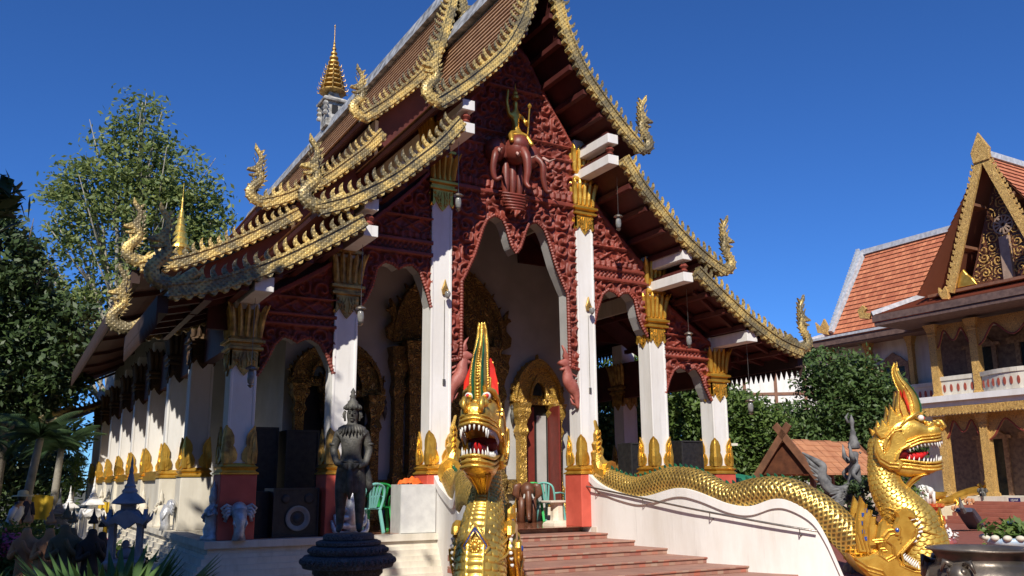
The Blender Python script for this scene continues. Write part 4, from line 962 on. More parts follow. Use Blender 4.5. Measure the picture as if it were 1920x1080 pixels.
    for yy, k in ((850, 1.), (868, 1.02), (905, 1.02)):
        i = [n_[1] for n_ in nk]; xc = np.interp(yy, i, [n_[0] for n_ in nk]); w_ = np.interp(yy, i, [n_[2] for n_ in nk])/232; ry_ = np.interp(yy, i, [.13, .15, .155, .175, .22, .265, .28, .285, .285, .285])
        bn.tube([(qn(xc, 0)[0]+(w_+.035)*math.cos(a), (ry_+.035)*math.sin(a), qn(0, yy)[1]-.12*math.cos(a)) for a in np.linspace(.45, 2*math.pi-.45, 40)], .014, 6)
    bn.build('chest_band', 'goldbright', NG, smooth=True)
    # makara jaws round the base
    mk = MB()
    UJ = [(330, 985), (322, 930), (335, 880), (352, 858), (368, 880), (385, 885), (398, 858), (392, 838), (410, 828), (440, 825), (462, 840), (468, 862), (458, 870), (440, 862), (452, 880), (462, 900), (455, 930), (435, 955), (410, 975), (395, 1000), (370, 1010)]
    LJ = [(222, 985), (250, 1002), (290, 995), (330, 975), (370, 985), (395, 1005), (412, 1030), (450, 1045), (500, 1050), (578, 1048), (585, 1075), (560, 1095), (400, 1100), (330, 1090), (280, 1065), (250, 1030)]
    for s in (-1, 1):
        mk.prism(P2(UJ), .12, side(s*.31), bev=.04); mk.prism(P2(LJ), .14, side(s*.31), bev=.045)
        for off, r_ in ((0, .02), (14, .014)):
            mk.tube([(qn(x+off*.4, y+off)[0], s*.38, qn(x, y+off)[1]) for x, y in ((340, 960), (345, 925), (362, 905), (385, 900), (400, 915), (395, 935))], r_, 6)
            mk.tube([(qn(x-off, y)[0], s*.375, qn(x, y+off*.5)[1]) for x, y in ((462, 900), (452, 930), (425, 958), (400, 985), (405, 1020), (450, 1040), (520, 1045), (575, 1042))], r_, 6)
            mk.tube([(qn(x, y+off)[0], s*.385, qn(x, y+off)[1]) for x, y in ((240, 1000), (280, 1030), (330, 1045), (345, 1075))], r_, 6)
            mk.tube([(qn(x+off*.5, y+off*.5)[0], s*.38, qn(x, y+off*.5)[1]) for x, y in ((305, 940), (345, 935), (372, 955), (372, 990), (345, 1005), (325, 990), (330, 970), (345, 968))], r_, 6)
        mk.prism(P2([(380, 905), (376, 890), (388, 880), (402, 886), (408, 900), (398, 925), (384, 922)]), .1, side(s*.36), bev=.02)
    mk.prism(P2(LJ), .6, side(0)); mo_ = mk.build('makara_jaws', 'gold', NG, smooth=False)
    fn = MB()
    FN = [(285, 783), (302, 812), (300, 835), (318, 832), (318, 858), (335, 858), (332, 885), (345, 900), (342, 940), (335, 985), (300, 990), (262, 985), (256, 930), (262, 870)]
    for s in (-1, 1):
        fn.prism(P2(FN), .1, side(s*.2), bev=.03)
        for k in (0, 1, 2): fn.tube([(qn(x+k*16, y+k*22)[0], s*.265, qn(x, y+k*22)[1]) for x, y in ((288, 790), (272, 850), (266, 910), (278, 970))], .013, 6)
    fn.build('makara_fan', 'gold', mo_)
    tb = MB(); bl_ = MB()
    for s in (-1, 1):
        for x, y, dx, dy in [(462, 862, -18, 8), (476, 872, -14, 16), (484, 890, -18, 10), (480, 908, -22, 4), (470, 922, -20, 10), (458, 940, -20, 10)]:
            tb.tube([(qn(x, y)[0], s*.335, qn(x, y)[1]), (qn(x+dx, y+dy)[0], s*.335, qn(x+dx, y+dy)[1])], [.022, .003], 6)
        for i in range(8): tb.tube([(qn(402+i*6, 1005+i*5)[0], s*.335, qn(0, 1000+i*5)[1]), (qn(402+i*6+14, 0)[0], s*.335, qn(0, 985+i*4)[1])], [.024, .003], 6)
        for i in range(8): tb.tube([(qn(455+i*15, 0)[0], s*.335, qn(0, 1048)[1]), (qn(457+i*15, 0)[0], s*.33, qn(0, 1022)[1])], [.024, .003], 6)
        ell(bl_, (qn(391, 0)[0], s*.41, qn(0, 903)[1]), (.03, .02, .035), 8)
        for x, y in ((300, 835), (288, 850), (285, 880), (284, 910), (290, 935)): bl_.box(qn(x, 0)[0]-.02, qn(x, 0)[0]+.02, min(s*.25, s*.262), max(s*.25, s*.262), qn(0, y)[1]-.03, qn(0, y)[1]+.03)
    tb.build('makara_teeth', 'tooth', mo_, smooth=True); bl_.build('mirror_chips', 'blue', mo_)
build_naga()
NL = copy_tree(NG); NL.location = (-3.71, -5.74, -.8); NL.rotation_euler = (0, 0, R(232)); NL['label'] = 'golden naga facing us with gaping toothed mouth, left of the steps'
BK = [(.0, 1.34), (.4, 1.27), (.78, 1.13), (1.37, .97), (1.9, 1.05), (2.35, 1.14), (2.98, 1.08), (3.62, .83), (4.21, .93), (4.74, .90), (5.22, .64), (5.5, .38), (5.8, .1), (6.1, -.2)]
bks = smoothpath([(a, b, 0) for a, b in BK], 80)[:, :2]
for sgn, root in ((1, NG), (-1, NL)):
    inv = (Matrix.Translation(root.location) @ Matrix.Rotation(root.rotation_euler.z, 4, 'Z')).inverted()
    path = []
    for s_ in np.linspace(.25, 6.1, 40):
        x, y, _, _ = bpos(min(s_, 6.3), .2); r_ = .235; path.append((sgn*x+(0 if sgn > 0 else lshift(y, .26)), y, float(np.interp(s_, bks[:, 0], bks[:, 1]))-.02-r_))
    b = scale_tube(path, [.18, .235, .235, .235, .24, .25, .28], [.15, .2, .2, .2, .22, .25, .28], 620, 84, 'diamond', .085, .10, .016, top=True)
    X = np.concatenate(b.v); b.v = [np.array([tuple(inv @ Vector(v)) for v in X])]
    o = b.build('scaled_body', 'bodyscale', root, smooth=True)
    sd = MB(); tip = MB()
    for s_ in np.arange(.5, 5.6, .13):
        x, y, tx, ty = bpos(s_, .2); z = float(np.interp(s_, bks[:, 0], bks[:, 1]))
        e_ = 0 if sgn > 0 else lshift(y, .26); p = inv @ Vector((sgn*x+e_, y, z-.03)); q = inv @ Vector((sgn*(x-tx*.05)+e_, y-ty*.05, z+.055))
        sd.tube([tuple(p), tuple(p.lerp(q, .6)), tuple(q)], [.035, .028, .006], 6)
    sd.build('dorsal_studs', 'green', o)
    # tail flame by the column
    tf = MB(); e_ = 0 if sgn > 0 else .2; x0, y0 = sgn*1.72+e_, -.42
    def ww(u, v, q): return tuple(inv @ Vector((x0+u*sgn*.8-q*.0, y0-q, v)))
    tf.tube([tuple(inv @ Vector((p[0]+e_, p[1], p[2]))) for p in ((sgn*1.86, -.62, 1.06), (sgn*1.8, -.45, 1.12), (sgn*1.74, -.4, 1.28), (sgn*1.7, -.4, 1.45))], [.24, .2, .14, .1], 10)
    tf.prism([(-.16, 1.3), (-.19, 1.45), (-.12, 1.5), (-.16, 1.62), (-.09, 1.68), (-.1, 1.82), (-.04, 1.9), (-.06, 2.1), (.02, 1.95), (.07, 1.85), (.06, 1.75), (.13, 1.7), (.1, 1.58), (.17, 1.52), (.14, 1.4), (.12, 1.25)], .12, ww, bev=.03)
    for i in range(6): tf.tube([ww(-.06, 1.3+.1*i, .06), ww(0, 1.38+.1*i, .1), ww(.06, 1.3+.1*i, .06)], [.012, .025, .012], 5)
    tf.build('tail_flame', 'goldbright', o)

# ------------------------------------------------------------------ vegetation
def leafcloud(blobs, n, size, seed, shell=.45, droop=0.):
    rng = np.random.default_rng(seed); B_ = np.array(blobs); w_ = B_[:, 3]**2.2; w_ /= w_.sum()
    k = rng.choice(len(B_), n, p=w_); d = rng.normal(size=(n, 3)); d /= np.linalg.norm(d, axis=1)[:, None]
    # clumps: pull leaves to twig centres
    nt_ = max(n//26, 8); kt = rng.choice(len(B_), nt_, p=w_); dt = rng.normal(size=(nt_, 3)); dt /= np.linalg.norm(dt, axis=1)[:, None]
    ct = B_[kt, :3]+dt*(B_[kt, 3]*(shell+(1.08-shell)*rng.random(nt_)**.6))[:, None]*np.array([1, 1, .85])
    j = rng.integers(0, nt_, n); c = ct[j]+rng.normal(size=(n, 3))*(B_[kt[j], 3]*.20+size*.6)[:, None]*np.array([1, 1, .6])
    nn = rng.normal(size=(n, 3))*.7+np.array([-.2, -.3, .75]); nn /= np.linalg.norm(nn, axis=1)[:, None]
    a = np.cross(nn, rng.normal(size=(n, 3))); a /= np.linalg.norm(a, axis=1)[:, None]; b = np.cross(nn, a)
    s = size*(.6+.8*rng.random(n))[:, None]
    V = np.stack([c-a*s, c-b*s*.45+a*s*.1, c+a*s-np.array([0, 0, 1])*s*droop, c+b*s*.45+a*s*.1], 1).reshape(-1, 3)
    Fc = np.arange(4*n).reshape(n, 4); return V, Fc
def crown(name, blobs, n, size, mat, parent, seed=1, **k):
    b = MB(); V, Fc = leafcloud(blobs, n, size, seed, **k); b.add(V, Fc)
    me = bpy.data.meshes.new(name); me.from_pydata(V.tolist(), [], Fc.tolist()); me.materials.append(M[mat]); o = bpy.data.objects.new(name, me); COL.objects.link(o); o.parent = parent; return o
def tree(label, base, blobs, n, size, mat, seed, tr=.35, cat='tree', group=None, limbs=9, barkm='bark', name='broadleaf_tree', **k):
    t = empty(name, base, 0, label, cat, group); bl = [(x-base[0], y-base[1], z-base[2], r_) for x, y, z, r_ in blobs]
    crown('crown', bl, n, size, mat, t, seed, **k)
    rnd = random.Random(seed); b = MB(); zs = [q[2] for q in bl]; top = max(zs); cx = sum(q[0] for q in bl)/len(bl); cy = sum(q[1] for q in bl)/len(bl)
    tp = smoothpath([(0, 0, 0), (cx*.15+.1, cy*.1, top*.3), (cx*.6, cy*.6, top*.6), (cx, cy, top*.95)], 14); b.tube([tuple(p) for p in tp], list(np.linspace(tr, tr*.15, 14)), 9)
    for q in sorted(bl, key=lambda q: -q[3])[:limbs]:
        i = min(range(14), key=lambda i: abs(tp[i][2]-q[2]*.55)); p = tp[i]
        mid = ((p[0]+q[0])/2+rnd.uniform(-.3, .3)*q[3], (p[1]+q[1])/2, (p[2]+q[2])/2-.1*q[3])
        b.tube([tuple(x) for x in smoothpath([tuple(p), mid, (q[0], q[1], q[2]+.5*q[3])], 8)], list(np.linspace(tr*.42, tr*.08, 8)), 6)
        for _ in range(3): b.tube([mid, (q[0]+rnd.uniform(-1, 1)*q[3], q[1]+rnd.uniform(-1, 1)*q[3], q[2]+rnd.uniform(-.3, .9)*q[3])], [tr*.18, tr*.04], 5)
    b.build('trunk', barkm, t, smooth=True); return t
A_ = [(-4.0, 34.3, 21.2, 1.15), (-5.2, 35.3, 19.7, 1.2), (-2.9, 34.1, 19.4, 1.2), (-4.3, 35.3, 17.8, 1.6), (-2.0, 34.0, 17.5, 1.5), (-6.6, 36.7, 17.7, 1.0), (-7.6, 37.4, 16.8, .9), (-5.6, 36.5, 16.1, 1.4), (-3.1, 35.1, 15.8, 1.75), (-0.8, 33.7, 16.4, 1.2), (0.1, 33.5, 14.9, 1.05), (-1.7, 34.6, 14.6, 1.6), (-6.9, 37.5, 14.9, 1.2), (-4.4, 36.4, 13.8, 1.6), (-7.7, 38.5, 12.9, 1.1), (-5.8, 37.6, 11.7, 1.4), (-2.7, 35.8, 12.3, 1.6), (-0.6, 34.1, 14.0, 1.0), (-7.4, 39.0, 10.3, 1.3), (-4.6, 37.4, 10.0, 1.5), (-6, 38, 8, 1.5), (-3, 36, 8.5, 1.6)]
M['palebark'] = pm('pale_bark', (.36, .33, .27), (.22, .20, .16), .9, 0, 3, .6, 12, .03)
tree('tall airy tree with pale limbs rising behind the temple roof at the left', (-4.2, 36.5, -.8), [(x, y, z, r_*1.22) for x, y, z, r_ in A_], 22000, .17, 'leafpale', 3, .42, limbs=20, barkm='palebark', shell=.15)
B_ = [(-9.3, 21.2, 9.9, 0.99), (-8.5, 21.1, 8.5, 0.99), (-9.2, 21.7, 7.7, 1.19), (-7.8, 21.0, 7.1, 0.89), (-8.6, 21.8, 6.0, 1.19), (-7.2, 21.0, 6.0, 0.99), (-6.9, 20.4, 7.1, 0.6), (-7.9, 21.8, 4.4, 1.09), (-7.1, 20.9, 5.0, 0.8), (-9.0, 22.6, 3.8, 0.99), (-10.5, 22, 8, 1.6), (-10.5, 22, 5, 1.6), (-10.6, 22, 10.5, 1.3)]
tree('dense dark tree at the left edge, beside the rear eaves of the temple', (-9.0, 22.5, -.8), B_, 19000, .14, 'leafdark', 5, .3)
B2 = [(-7.7, 30.5, 7.5, 1.6), (-9.5, 31, 9.5, 1.8), (-11.5, 31, 8.5, 2.2), (-8.5, 31, 4.8, 1.9), (-10.5, 31, 4.2, 2.0), (-6.8, 31, 5.6, 1.2), (-6.6, 31, 3.2, 1.3), (-12.5, 31, 5, 2.2), (-8.6, 30.5, 2.2, 1.6), (-10.8, 30, 1.8, 1.6)]
tree('dark leafy tree closing the garden behind the palms', (-9.0, 32, -.8), B2, 15000, .2, 'leafdark', 6, .35)
G_ = [(7.7, 7.0, 3.9, 0.84), (8.4, 6.5, 4.2, 0.84), (8.2, 6.9, 2.9, 1.01), (9.3, 6.1, 3.7, 0.92), (9.3, 6.4, 2.6, 1.01), (8.6, 6.8, 1.6, 1.0), (9.6, 6.3, 1.5, .9), (7.4, 7.3, 2.2, .8), (7.6, 7.2, 1.0, .8)]
tree('clipped green tree seen through the right side of the porch', (8.6, 7.0, -.8), G_, 24000, .085, 'leaf', 7, .16, group=None)
G2 = [(10.4, 5.7, 3.9, 0.62), (10.1, 5.8, 3.3, 0.84), (11.1, 5.1, 3.1, 0.7), (11.4, 5.1, 2.7, 0.84), (10.6, 5.7, 2.1, 0.84), (12.0, 4.8, 2.4, 0.75), (10.2, 6.0, 1.3, .9), (11.2, 5.6, 1.2, .9), (12.2, 5.2, 1.4, .8)]
tree('bushy green tree just right of the rightmost porch column', (10.9, 5.5, -.8), G2, 24000, .085, 'leaf', 8, .14)
H_ = [(17.2, 7.1, 4.9, 0.8), (18.4, 6.5, 4.7, 0.89), (17.8, 7.1, 3.6, 1.19), (19.2, 6.2, 4.0, 0.99), (16.5, 8.0, 3.0, 0.89), (18.9, 6.6, 2.8, 1.19), (19.8, 6.2, 3.2, 0.89), (17.6, 7.5, 2.5, 0.99), (16.8, 8, 1.5, 1.1), (18.4, 7.2, 1.4, 1.2), (20, 6.4, 1.8, 1.0)]
tree('dark green mango tree behind the little tiled pavilion', (17.8, 7.6, -.8), H_, 30000, .10, 'leafmid', 9, .2)
tree('dark trees screening the courtyard behind the porch', (14, 22, -.8), [(10, 20, 2.5, 2.0), (13, 20, 3, 2.2), (16, 19, 3, 2.2), (8, 21, 2.2, 1.8), (19, 17, 2.5, 2.0), (14.5, 19, 1.2, 2)], 9000, .2, 'leafdark', 19, .25)
# shade trees left of the photographer
S1 = [(-12.0, -8.6, 9.6, 1.5), (-11.6, -7.6, 8.3, 1.3), (-12.6, -10.4, 9.4, 1.6), (-11.9, -9.8, 7.8, 1.4), (-13.2, -8, 8.4, 1.5), (-10.7, -9.0, 8.6, .85), (-12, -9, 11, 1.2), (-11.2, -6.7, 9.0, .9), (-10.9, -9.8, 7.6, .8)]
tree('leafy shade tree standing left of the viewer, its shadow on the left columns', (-14.2, -9.5, -.8), S1, 11000, .16, 'leaf', 11, .3, limbs=6)
S2 = [(-11.1, -13.3, 6.9, .85), (-10.4, -12.6, 6.9, .75), (-10.7, -12.8, 6.5, .8), (-10.4, -12.6, 5.9, .8), (-12.2, -12.2, 7.6, 1.1), (-13.2, -11.6, 8.6, 1.2)]
tree('leafy shade tree behind the viewer, its shadow on the dark statue', (-15.2, -14.5, -.8), S2, 10000, .16, 'leaf', 12, .3, limbs=6)
S3 = [(-15.5, -4, 8.4, 1.8), (-16.2, -6.5, 8.6, 1.9), (-14.9, -1.5, 8.0, 1.5), (-14.6, -7.8, 7.6, 1.2), (-15.6, -9.4, 8.6, 1.8), (-15.2, -.2, 8.6, 1.6), (-15.8, 2.4, 8.4, 1.8), (-14.6, 4.6, 8.0, 1.4), (-14.8, -4.5, 7.0, 1.2), (-15.3, 7, 8.3, 1.7), (-14.4, -2.8, 6.6, .9), (-17, 0, 9, 2.2)]
tree('wide crowned shade tree over the garden left of the frame', (-17.5, -2.5, -.8), S3, 16000, .2, 'leaf', 13, .4, limbs=9)
NB = [(-8.95, -4.5, 3.8, .2), (-8.72, -4.3, 3.45, .14), (-9.2, -4.4, 3.6, .26), (-9.5, -4.2, 4.0, .3), (-9.9, -4.2, 3.8, .35), (-9.3, -4.0, 3.2, .25)]
t = tree('branch of broad dark leaves hanging in at the left edge', (-11.5, -3.6, -.8), NB, 330, .13, 'leafdark', 14, .1, limbs=3, shell=.1, droop=.3, cat='tree')
for i, (x, y, h_) in enumerate(((-34, -28, 12), (-23, -33, 13), (-12, -34, 12), (-1, -35, 13), (10, -34, 12), (21, -32, 13), (32, -28, 12), (-30, -14, 11), (-29, -1, 12), (-28, 12, 12), (41, -14, 10))):  # unseen trees added around the yard to cut sky light and darken reflections
    bl_ = [(x+dx, y+dy, h_*f, r_) for dx, dy, f, r_ in ((0, 0, .85, 3.2), (3.2, .5, .62, 3.2), (-3.2, -.5, .6, 3.2), (1, 0, .35, 3.4), (-3.5, 0, .25, 3), (4.2, 0, .25, 3))]
    tree('tall unseen tree of the row added to dim the sky light, number %d from the left' % (i+1) if 0 else 'unseen tree added to dim the sky light, %s' % ['far left behind the viewer', 'second from left behind the viewer', 'third from left behind the viewer', 'straight behind the viewer', 'right behind the viewer', 'farther right behind the viewer', 'far right behind the viewer', 'nearest on the left side', 'middle one on the left side', 'farthest on the left side', 'beyond the courtyard at the right'][i], (x, y, -.8), bl_, 4200, .55, 'leafdark', 60+i, .35, limbs=4, group='unseen trees added to dim the sky light')
# palms
def frond(b, c, az, el, L, wd, n=16, droop=.5, mi=0):
    P = []; x, y, z = c
    for i in range(9):
        f = i/8; e = el-droop*2.0*f; P.append((x, y, z)); d = L/8; x += math.cos(az)*math.cos(e)*d; y += math.sin(az)*math.cos(e)*d; z += math.sin(e)*d
    b.tube(P, list(np.linspace(.025, .005, 9)), 4)
    Q = smoothpath(P, n*2)
    for i in range(3, n*2):
        p = Q[i]; f = i/(n*2); l = wd*math.sin(math.pi*min(f*.9+.12, 1))**.6
        for s in (-1, 1):
            dx, dy = -math.sin(az)*s, math.cos(az)*s; q = (p[0]+dx*l*.8+math.cos(az)*l*.5, p[1]+dy*l*.8+math.sin(az)*l*.5, p[2]-l*.45)
            w_ = .03; b.add([(p[0], p[1], p[2]), (p[0]+math.cos(az)*w_, p[1]+math.sin(az)*w_, p[2]+.01), q], [(0, 1, 2)])
def palm(label, base, h, L, n, seed, lean=(.2, .1)):
    rnd = random.Random(seed); t = empty('palm_tree', base, 0, label, 'palm', None); b = MB()
    tp = smoothpath([(0, 0, 0), (lean[0]*.4, lean[1]*.3, h*.5), (lean[0], lean[1], h)], 12); b.tube([tuple(p) for p in tp], list(np.linspace(.13, .085, 12)), 8); b.build('trunk', 'palebark', t, smooth=True)
    f = MB()
    for i in range(n): frond(f, tuple(tp[-1]), i*2.4+rnd.random()*.4, rnd.uniform(-.1, 1.2), L*rnd.uniform(.8, 1.1), .45*L/1.6, droop=.6)
    f.build('crown', 'palmdark', t)
palm('slender leaning palm in front of the white shrines', (-8.15, 10.8, -.8), 2.9, 1.15, 26, 1, (.25, -.2))
palm('shorter palm beside the end of the temple', (-7.3, 15.0, -.8), 2.8, 1.35, 26, 2, (.1, 0))
palm('palm shaded by the dark tree at the left edge', (-9.6, 14.0, -.8), 3.1, 1.4, 24, 4, (.1, 0))
def fan_palm(label, loc_, s, seed, n=11):
    rnd = random.Random(seed); t = empty('fan_palm', loc_, 0, label, 'palm', None); b = MB()
    for i in range(n):
        az = i*2.4+rnd.random(); el = rnd.uniform(.45, 1.25); L = s*rnd.uniform(.45, .7)
        d = Vector((math.cos(az)*math.cos(el), math.sin(az)*math.cos(el), math.sin(el))); c = d*L; b.tube([(0, 0, 0), tuple(c)], [.02, .012], 5)
        side = Vector((-math.sin(az), math.cos(az), 0)); up = d.cross(side)
        for k in range(-9, 10):
            a = k/9*1.5; r_ = s*.62*(1-.25*abs(k/9)); q = c+(d*math.cos(a)+side*math.sin(a))*r_+up*(-.1*s*abs(k/9)); m_ = c+(d*math.cos(a)+side*math.sin(a))*r_*.55+up*.03
            w_ = (side*math.cos(a)-d*math.sin(a))*.026*s*1.6
            b.add([tuple(c), tuple(m_-w_), tuple(q), tuple(m_+w_), tuple(m_+up*.02)], [(0, 1, 4), (0, 4, 3), (1, 2, 4), (4, 2, 3)])
    b.build('fan_leaf', 'palm', t); return t
fan_palm('bright green fan palm with sunlit pleated leaves in the left foreground', (-7.75, -7.3, -.75), 1.05, 3, 15)
fan_palm('small fan palm in shade at the left corner', (-8.9, -6.4, -.8), .9, 5, 10)
fan_palm('blue green spiky plant beside the red stool across the courtyard', (21.5, 9.2, -.8), 1.0, 6, 12)
tree('dark hedge of shrubs closing the garden at the left edge', (-9, 24, -.8), [(-7.6, 24, .3, 1.1), (-9.2, 24, .5, 1.3), (-11, 24, .6, 1.5), (-8.3, 25, 1.6, 1.1), (-10, 25, 2.0, 1.3), (-12, 24.5, 1.8, 1.4), (-7.3, 27, 1.4, 1.2), (-6.8, 31, 1.2, 1.3)], 12000, .12, 'leafdark', 77, .05, cat='hedge', name='hedge', limbs=2)
tp_ = empty('topiary', (-6.7, 15.9, -.8), 0, 'small topiary bush clipped into two stacked green balls', 'bush'); crown('crown', [(0, 0, 2.3, .27), (.02, .1, 1.75, .25)], 1800, .045, 'leaf', tp_, 5, shell=.8)
b = MB(); b.tube([(0, 0, 0), (0, 0, 2.3)], .03, 6); b.build('trunk', 'bark', tp_)
for i, (lb, base, bl_, n, sz, mt_) in enumerate((
    ('dark clipped shrub in the left foreground corner', (-9.3, -4.2, -.8), [(-9.2, -4.0, -.55, .5), (-8.9, -3.3, -.6, .4), (-9.6, -3.2, -.5, .5)], 2200, .05, 'leafdark'),
    ('low dark shrub between the fan palm and the terracotta figures', (-8.3, -4.0, -.8), [(-8.3, -4.0, -.65, .3), (-8.0, -4.6, -.68, .3), (-8.5, -3.6, -.65, .3)], 1500, .045, 'leafdark'),
    ('leafy shrub growing by the white garden shrines', (-7.9, 9.0, -.8), [(-8.0, 9.0, -.4, .45), (-7.5, 9.6, -.45, .4), (-8.5, 8.6, -.4, .45)], 2200, .06, 'leaf'),
    ('green creeper climbing behind the golden naga neck', (4.95, -3.7, -.8), [(5.2, -3.9, 0.75, 0.2), (5.2, -3.9, .3, .22), (5.2, -3.9, -.3, .25)], 1700, .04, 'leafdark'),
    ('small green bush showing under the naga jaw', (6.0, -4.2, -.8), [(5.9, -4.2, 0.95, 0.24), (6.0, -4.2, 0.6, 0.26), (6.05, -4.2, .2, .28), (6.0, -4.2, -.3, .3)], 2600, .04, 'leaf'))):
    tree(lb, base, bl_, n, sz, mt_, 30+i, .03, cat='bush', name='shrub', limbs=2)

# ------------------------------------------------------------------ porch objects
def chair(label, loc_, rz, mat, group='plastic garden chairs on the porch'):
    t = empty('plastic_chair', loc_, rz, label, 'chair', group)          # faces +x local -y
    b = MB(); b.box(-.22, .22, -.21, .21, .41, .44); b.box(-.23, .23, -.23, -.2, .37, .44); b.build('seat', mat, t, bevel=.012)
    for sx in (-1, 1):
        for sy in (-1, 1):
            l = MB(); l.beam((sx*.20, sy*.19, .41), (sx*.25, sy*.25, 0), .055, .045); l.build('leg', mat, t, bevel=.008)
    k = MB(); k.tube([tuple(p) for p in smoothpath([(-.21, .2, .42), (-.23, .26, .62), (-.19, .3, .80), (0, .32, .86), (.19, .3, .80), (.23, .26, .62), (.21, .2, .42)], 22)], .022, 7)
    for x in (-.1, -.035, .035, .1): k.beam((x*.6, .23, .44), (x*1.3, .31, .84), .04, .012)
    k.build('backrest', mat, t, smooth=False)
    a = MB()
    for s in (-1, 1): a.tube([(s*.23, .25, .63), (s*.27, .05, .64), (s*.27, -.17, .62), (s*.25, -.2, .42)], .02, 6)
    a.build('armrest', mat, t, smooth=True); return t
c0 = chair('pale teal plastic chair in the sun beside the small right door', (2.15, 2.05, .006), R(120), 'teal')
chair('bright green plastic chair behind the pale teal one', (1.95, 2.5, .006), R(150), 'greenpl')
chair('teal plastic chair in shade behind the dark statue', (-2.95, .25, .006), R(200), 'teal')
chair('green plastic chair in deep shade behind the teal one on the left', (-2.4, 1.0, .006), R(170), 'greenpl')
cb_ = MB(); cb_.box(-.33, .33, -.28, .28, 0, .85); cab = empty('white_cabinet', (-2.12, -.02, 0), R(-4), 'plain white laminate cabinet on the porch edge left of the entrance', 'cabinet')
cb_.build('carcass', 'panel', cab, bevel=.004); d = MB(); d.box(-.325, .325, -.30, -.282, .01, .845); d.build('front_panel', 'panel', cab, bevel=.003)
xx, yy = np.meshgrid(np.linspace(-.24, .24, 34), np.linspace(-.2, .2, 28), indexing='ij'); r2 = (xx/.24)**2+(yy/.2)**2
zz = np.clip(1-r2, 0, 1)**.6*(.10+.035*np.sin(xx*26+yy*14)+.02*np.cos(yy*45-xx*20)); cl = MB(); cl.grid(xx, yy, zz+.002, r2 < 1.05); o = cl.build('folded_cloth', 'orange', None, smooth=True); o.location = (-2.18, -.02, .85); tag(o, 'crumpled orange monk robe cloth lying on the white cabinet', 'cloth')
def speaker(label, loc_, w_, dp, h, cone=True, rz=0):
    t = empty('loudspeaker', loc_, rz, label, 'speaker', 'black loudspeaker boxes on the porch'); b = MB(); b.box(-w_/2, w_/2, -dp/2, dp/2, 0, h); b.build('cabinet', 'blacklac', t, bevel=.01)
    fr = MB(); e = .03
    for q in ((-w_/2, w_/2, h-e, h), (-w_/2, w_/2, 0, e), (-w_/2, -w_/2+e, e, h-e), (w_/2-e, w_/2, e, h-e)): fr.box(q[0], q[1], -dp/2-.02, -dp/2-.001, q[2], q[3])
    fr.build('front_frame', 'black', t)
    if cone:
        c = MB(); pr = [(.02, .0), (.08, .01), (.095, .03), (.16, -.02), (.19, -.03), (.205, -.01), (.2, .02)]
        def ring(b, pr, cx, cz, k=1.):
            V = []; n = 28
            for r_, d in pr:
                for j in range(n): a = 2*math.pi*j/n; V.append((cx+r_*k*math.cos(a), -dp/2-.012+d*k, cz+r_*k*math.sin(a)))
            b.add(V, [(i*n+j, i*n+(j+1) % n, (i+1)*n+(j+1) % n, (i+1)*n+j) for i in range(len(pr)-1) for j in range(n)]+[tuple(range(n))])
        ring(c, [(.09, .03), (.11, .02), (.17, -.015), (.2, -.03), (.21, -.02)], .03, .3); c.build('cone_surround', pm('grey_cone', (.28, .27, .25), None, .6), t, smooth=True)
        c2 = MB(); ring(c2, [(.0, -.01), (.06, .0), (.1, .02)], .03, .3); ring(c2, [(.02, -.01), (.06, -.02), (.075, 0)], -.18, .62); ring(c2, [(.05, -.005), (.085, -.01), (.09, 0)], .22, .62, .95); build_each(c2, 'dust_cap', 'black', t, smooth=True)
    return t
speaker('black loudspeaker with a grey ringed cone, between the two left red plinths', (-4.28, .22, .006), .78, .6, .8)
speaker('low black box with a dusty front beside the ringed loudspeaker', (-4.78, .45, .006), .5, .5, .75, False)
speaker('tall black loudspeaker tower, the right one of the left pair', (-3.85, 1.5, .006), .62, .7, 1.85, False)
speaker('tall black loudspeaker tower nearest the leftmost column', (-4.55, 1.7, .006), .6, .7, 1.9, False)
speaker('black box standing at the open right aisle of the porch', (4.15, 1.5, .006), .6, .5, 1.75, False)
speaker('black box between the two rightmost porch columns', (4.55, .2, .006), .62, .5, 1.75, False)
pd = empty('stone_pedestal', (1.32, .5, .006), 0, 'cream fluted pedestal with a flat top at the right of the porch edge', 'pedestal')
b = MB(); b.sq([(.22, 0), (.21, .05), (.15, .1)]); b.lathe([(.15, .1), (.14, .16), (.135, .42), (.15, .46)], 8, rot=math.pi/8); b.build('shaft', pm('cream_cement', (.74, .68, .55), (.62, .55, .42), .7), pd)
b = MB(); b.box(-.26, .26, -.2, .2, .46, .5); b.build('top_slab', 'cream', pd, bevel=.01)
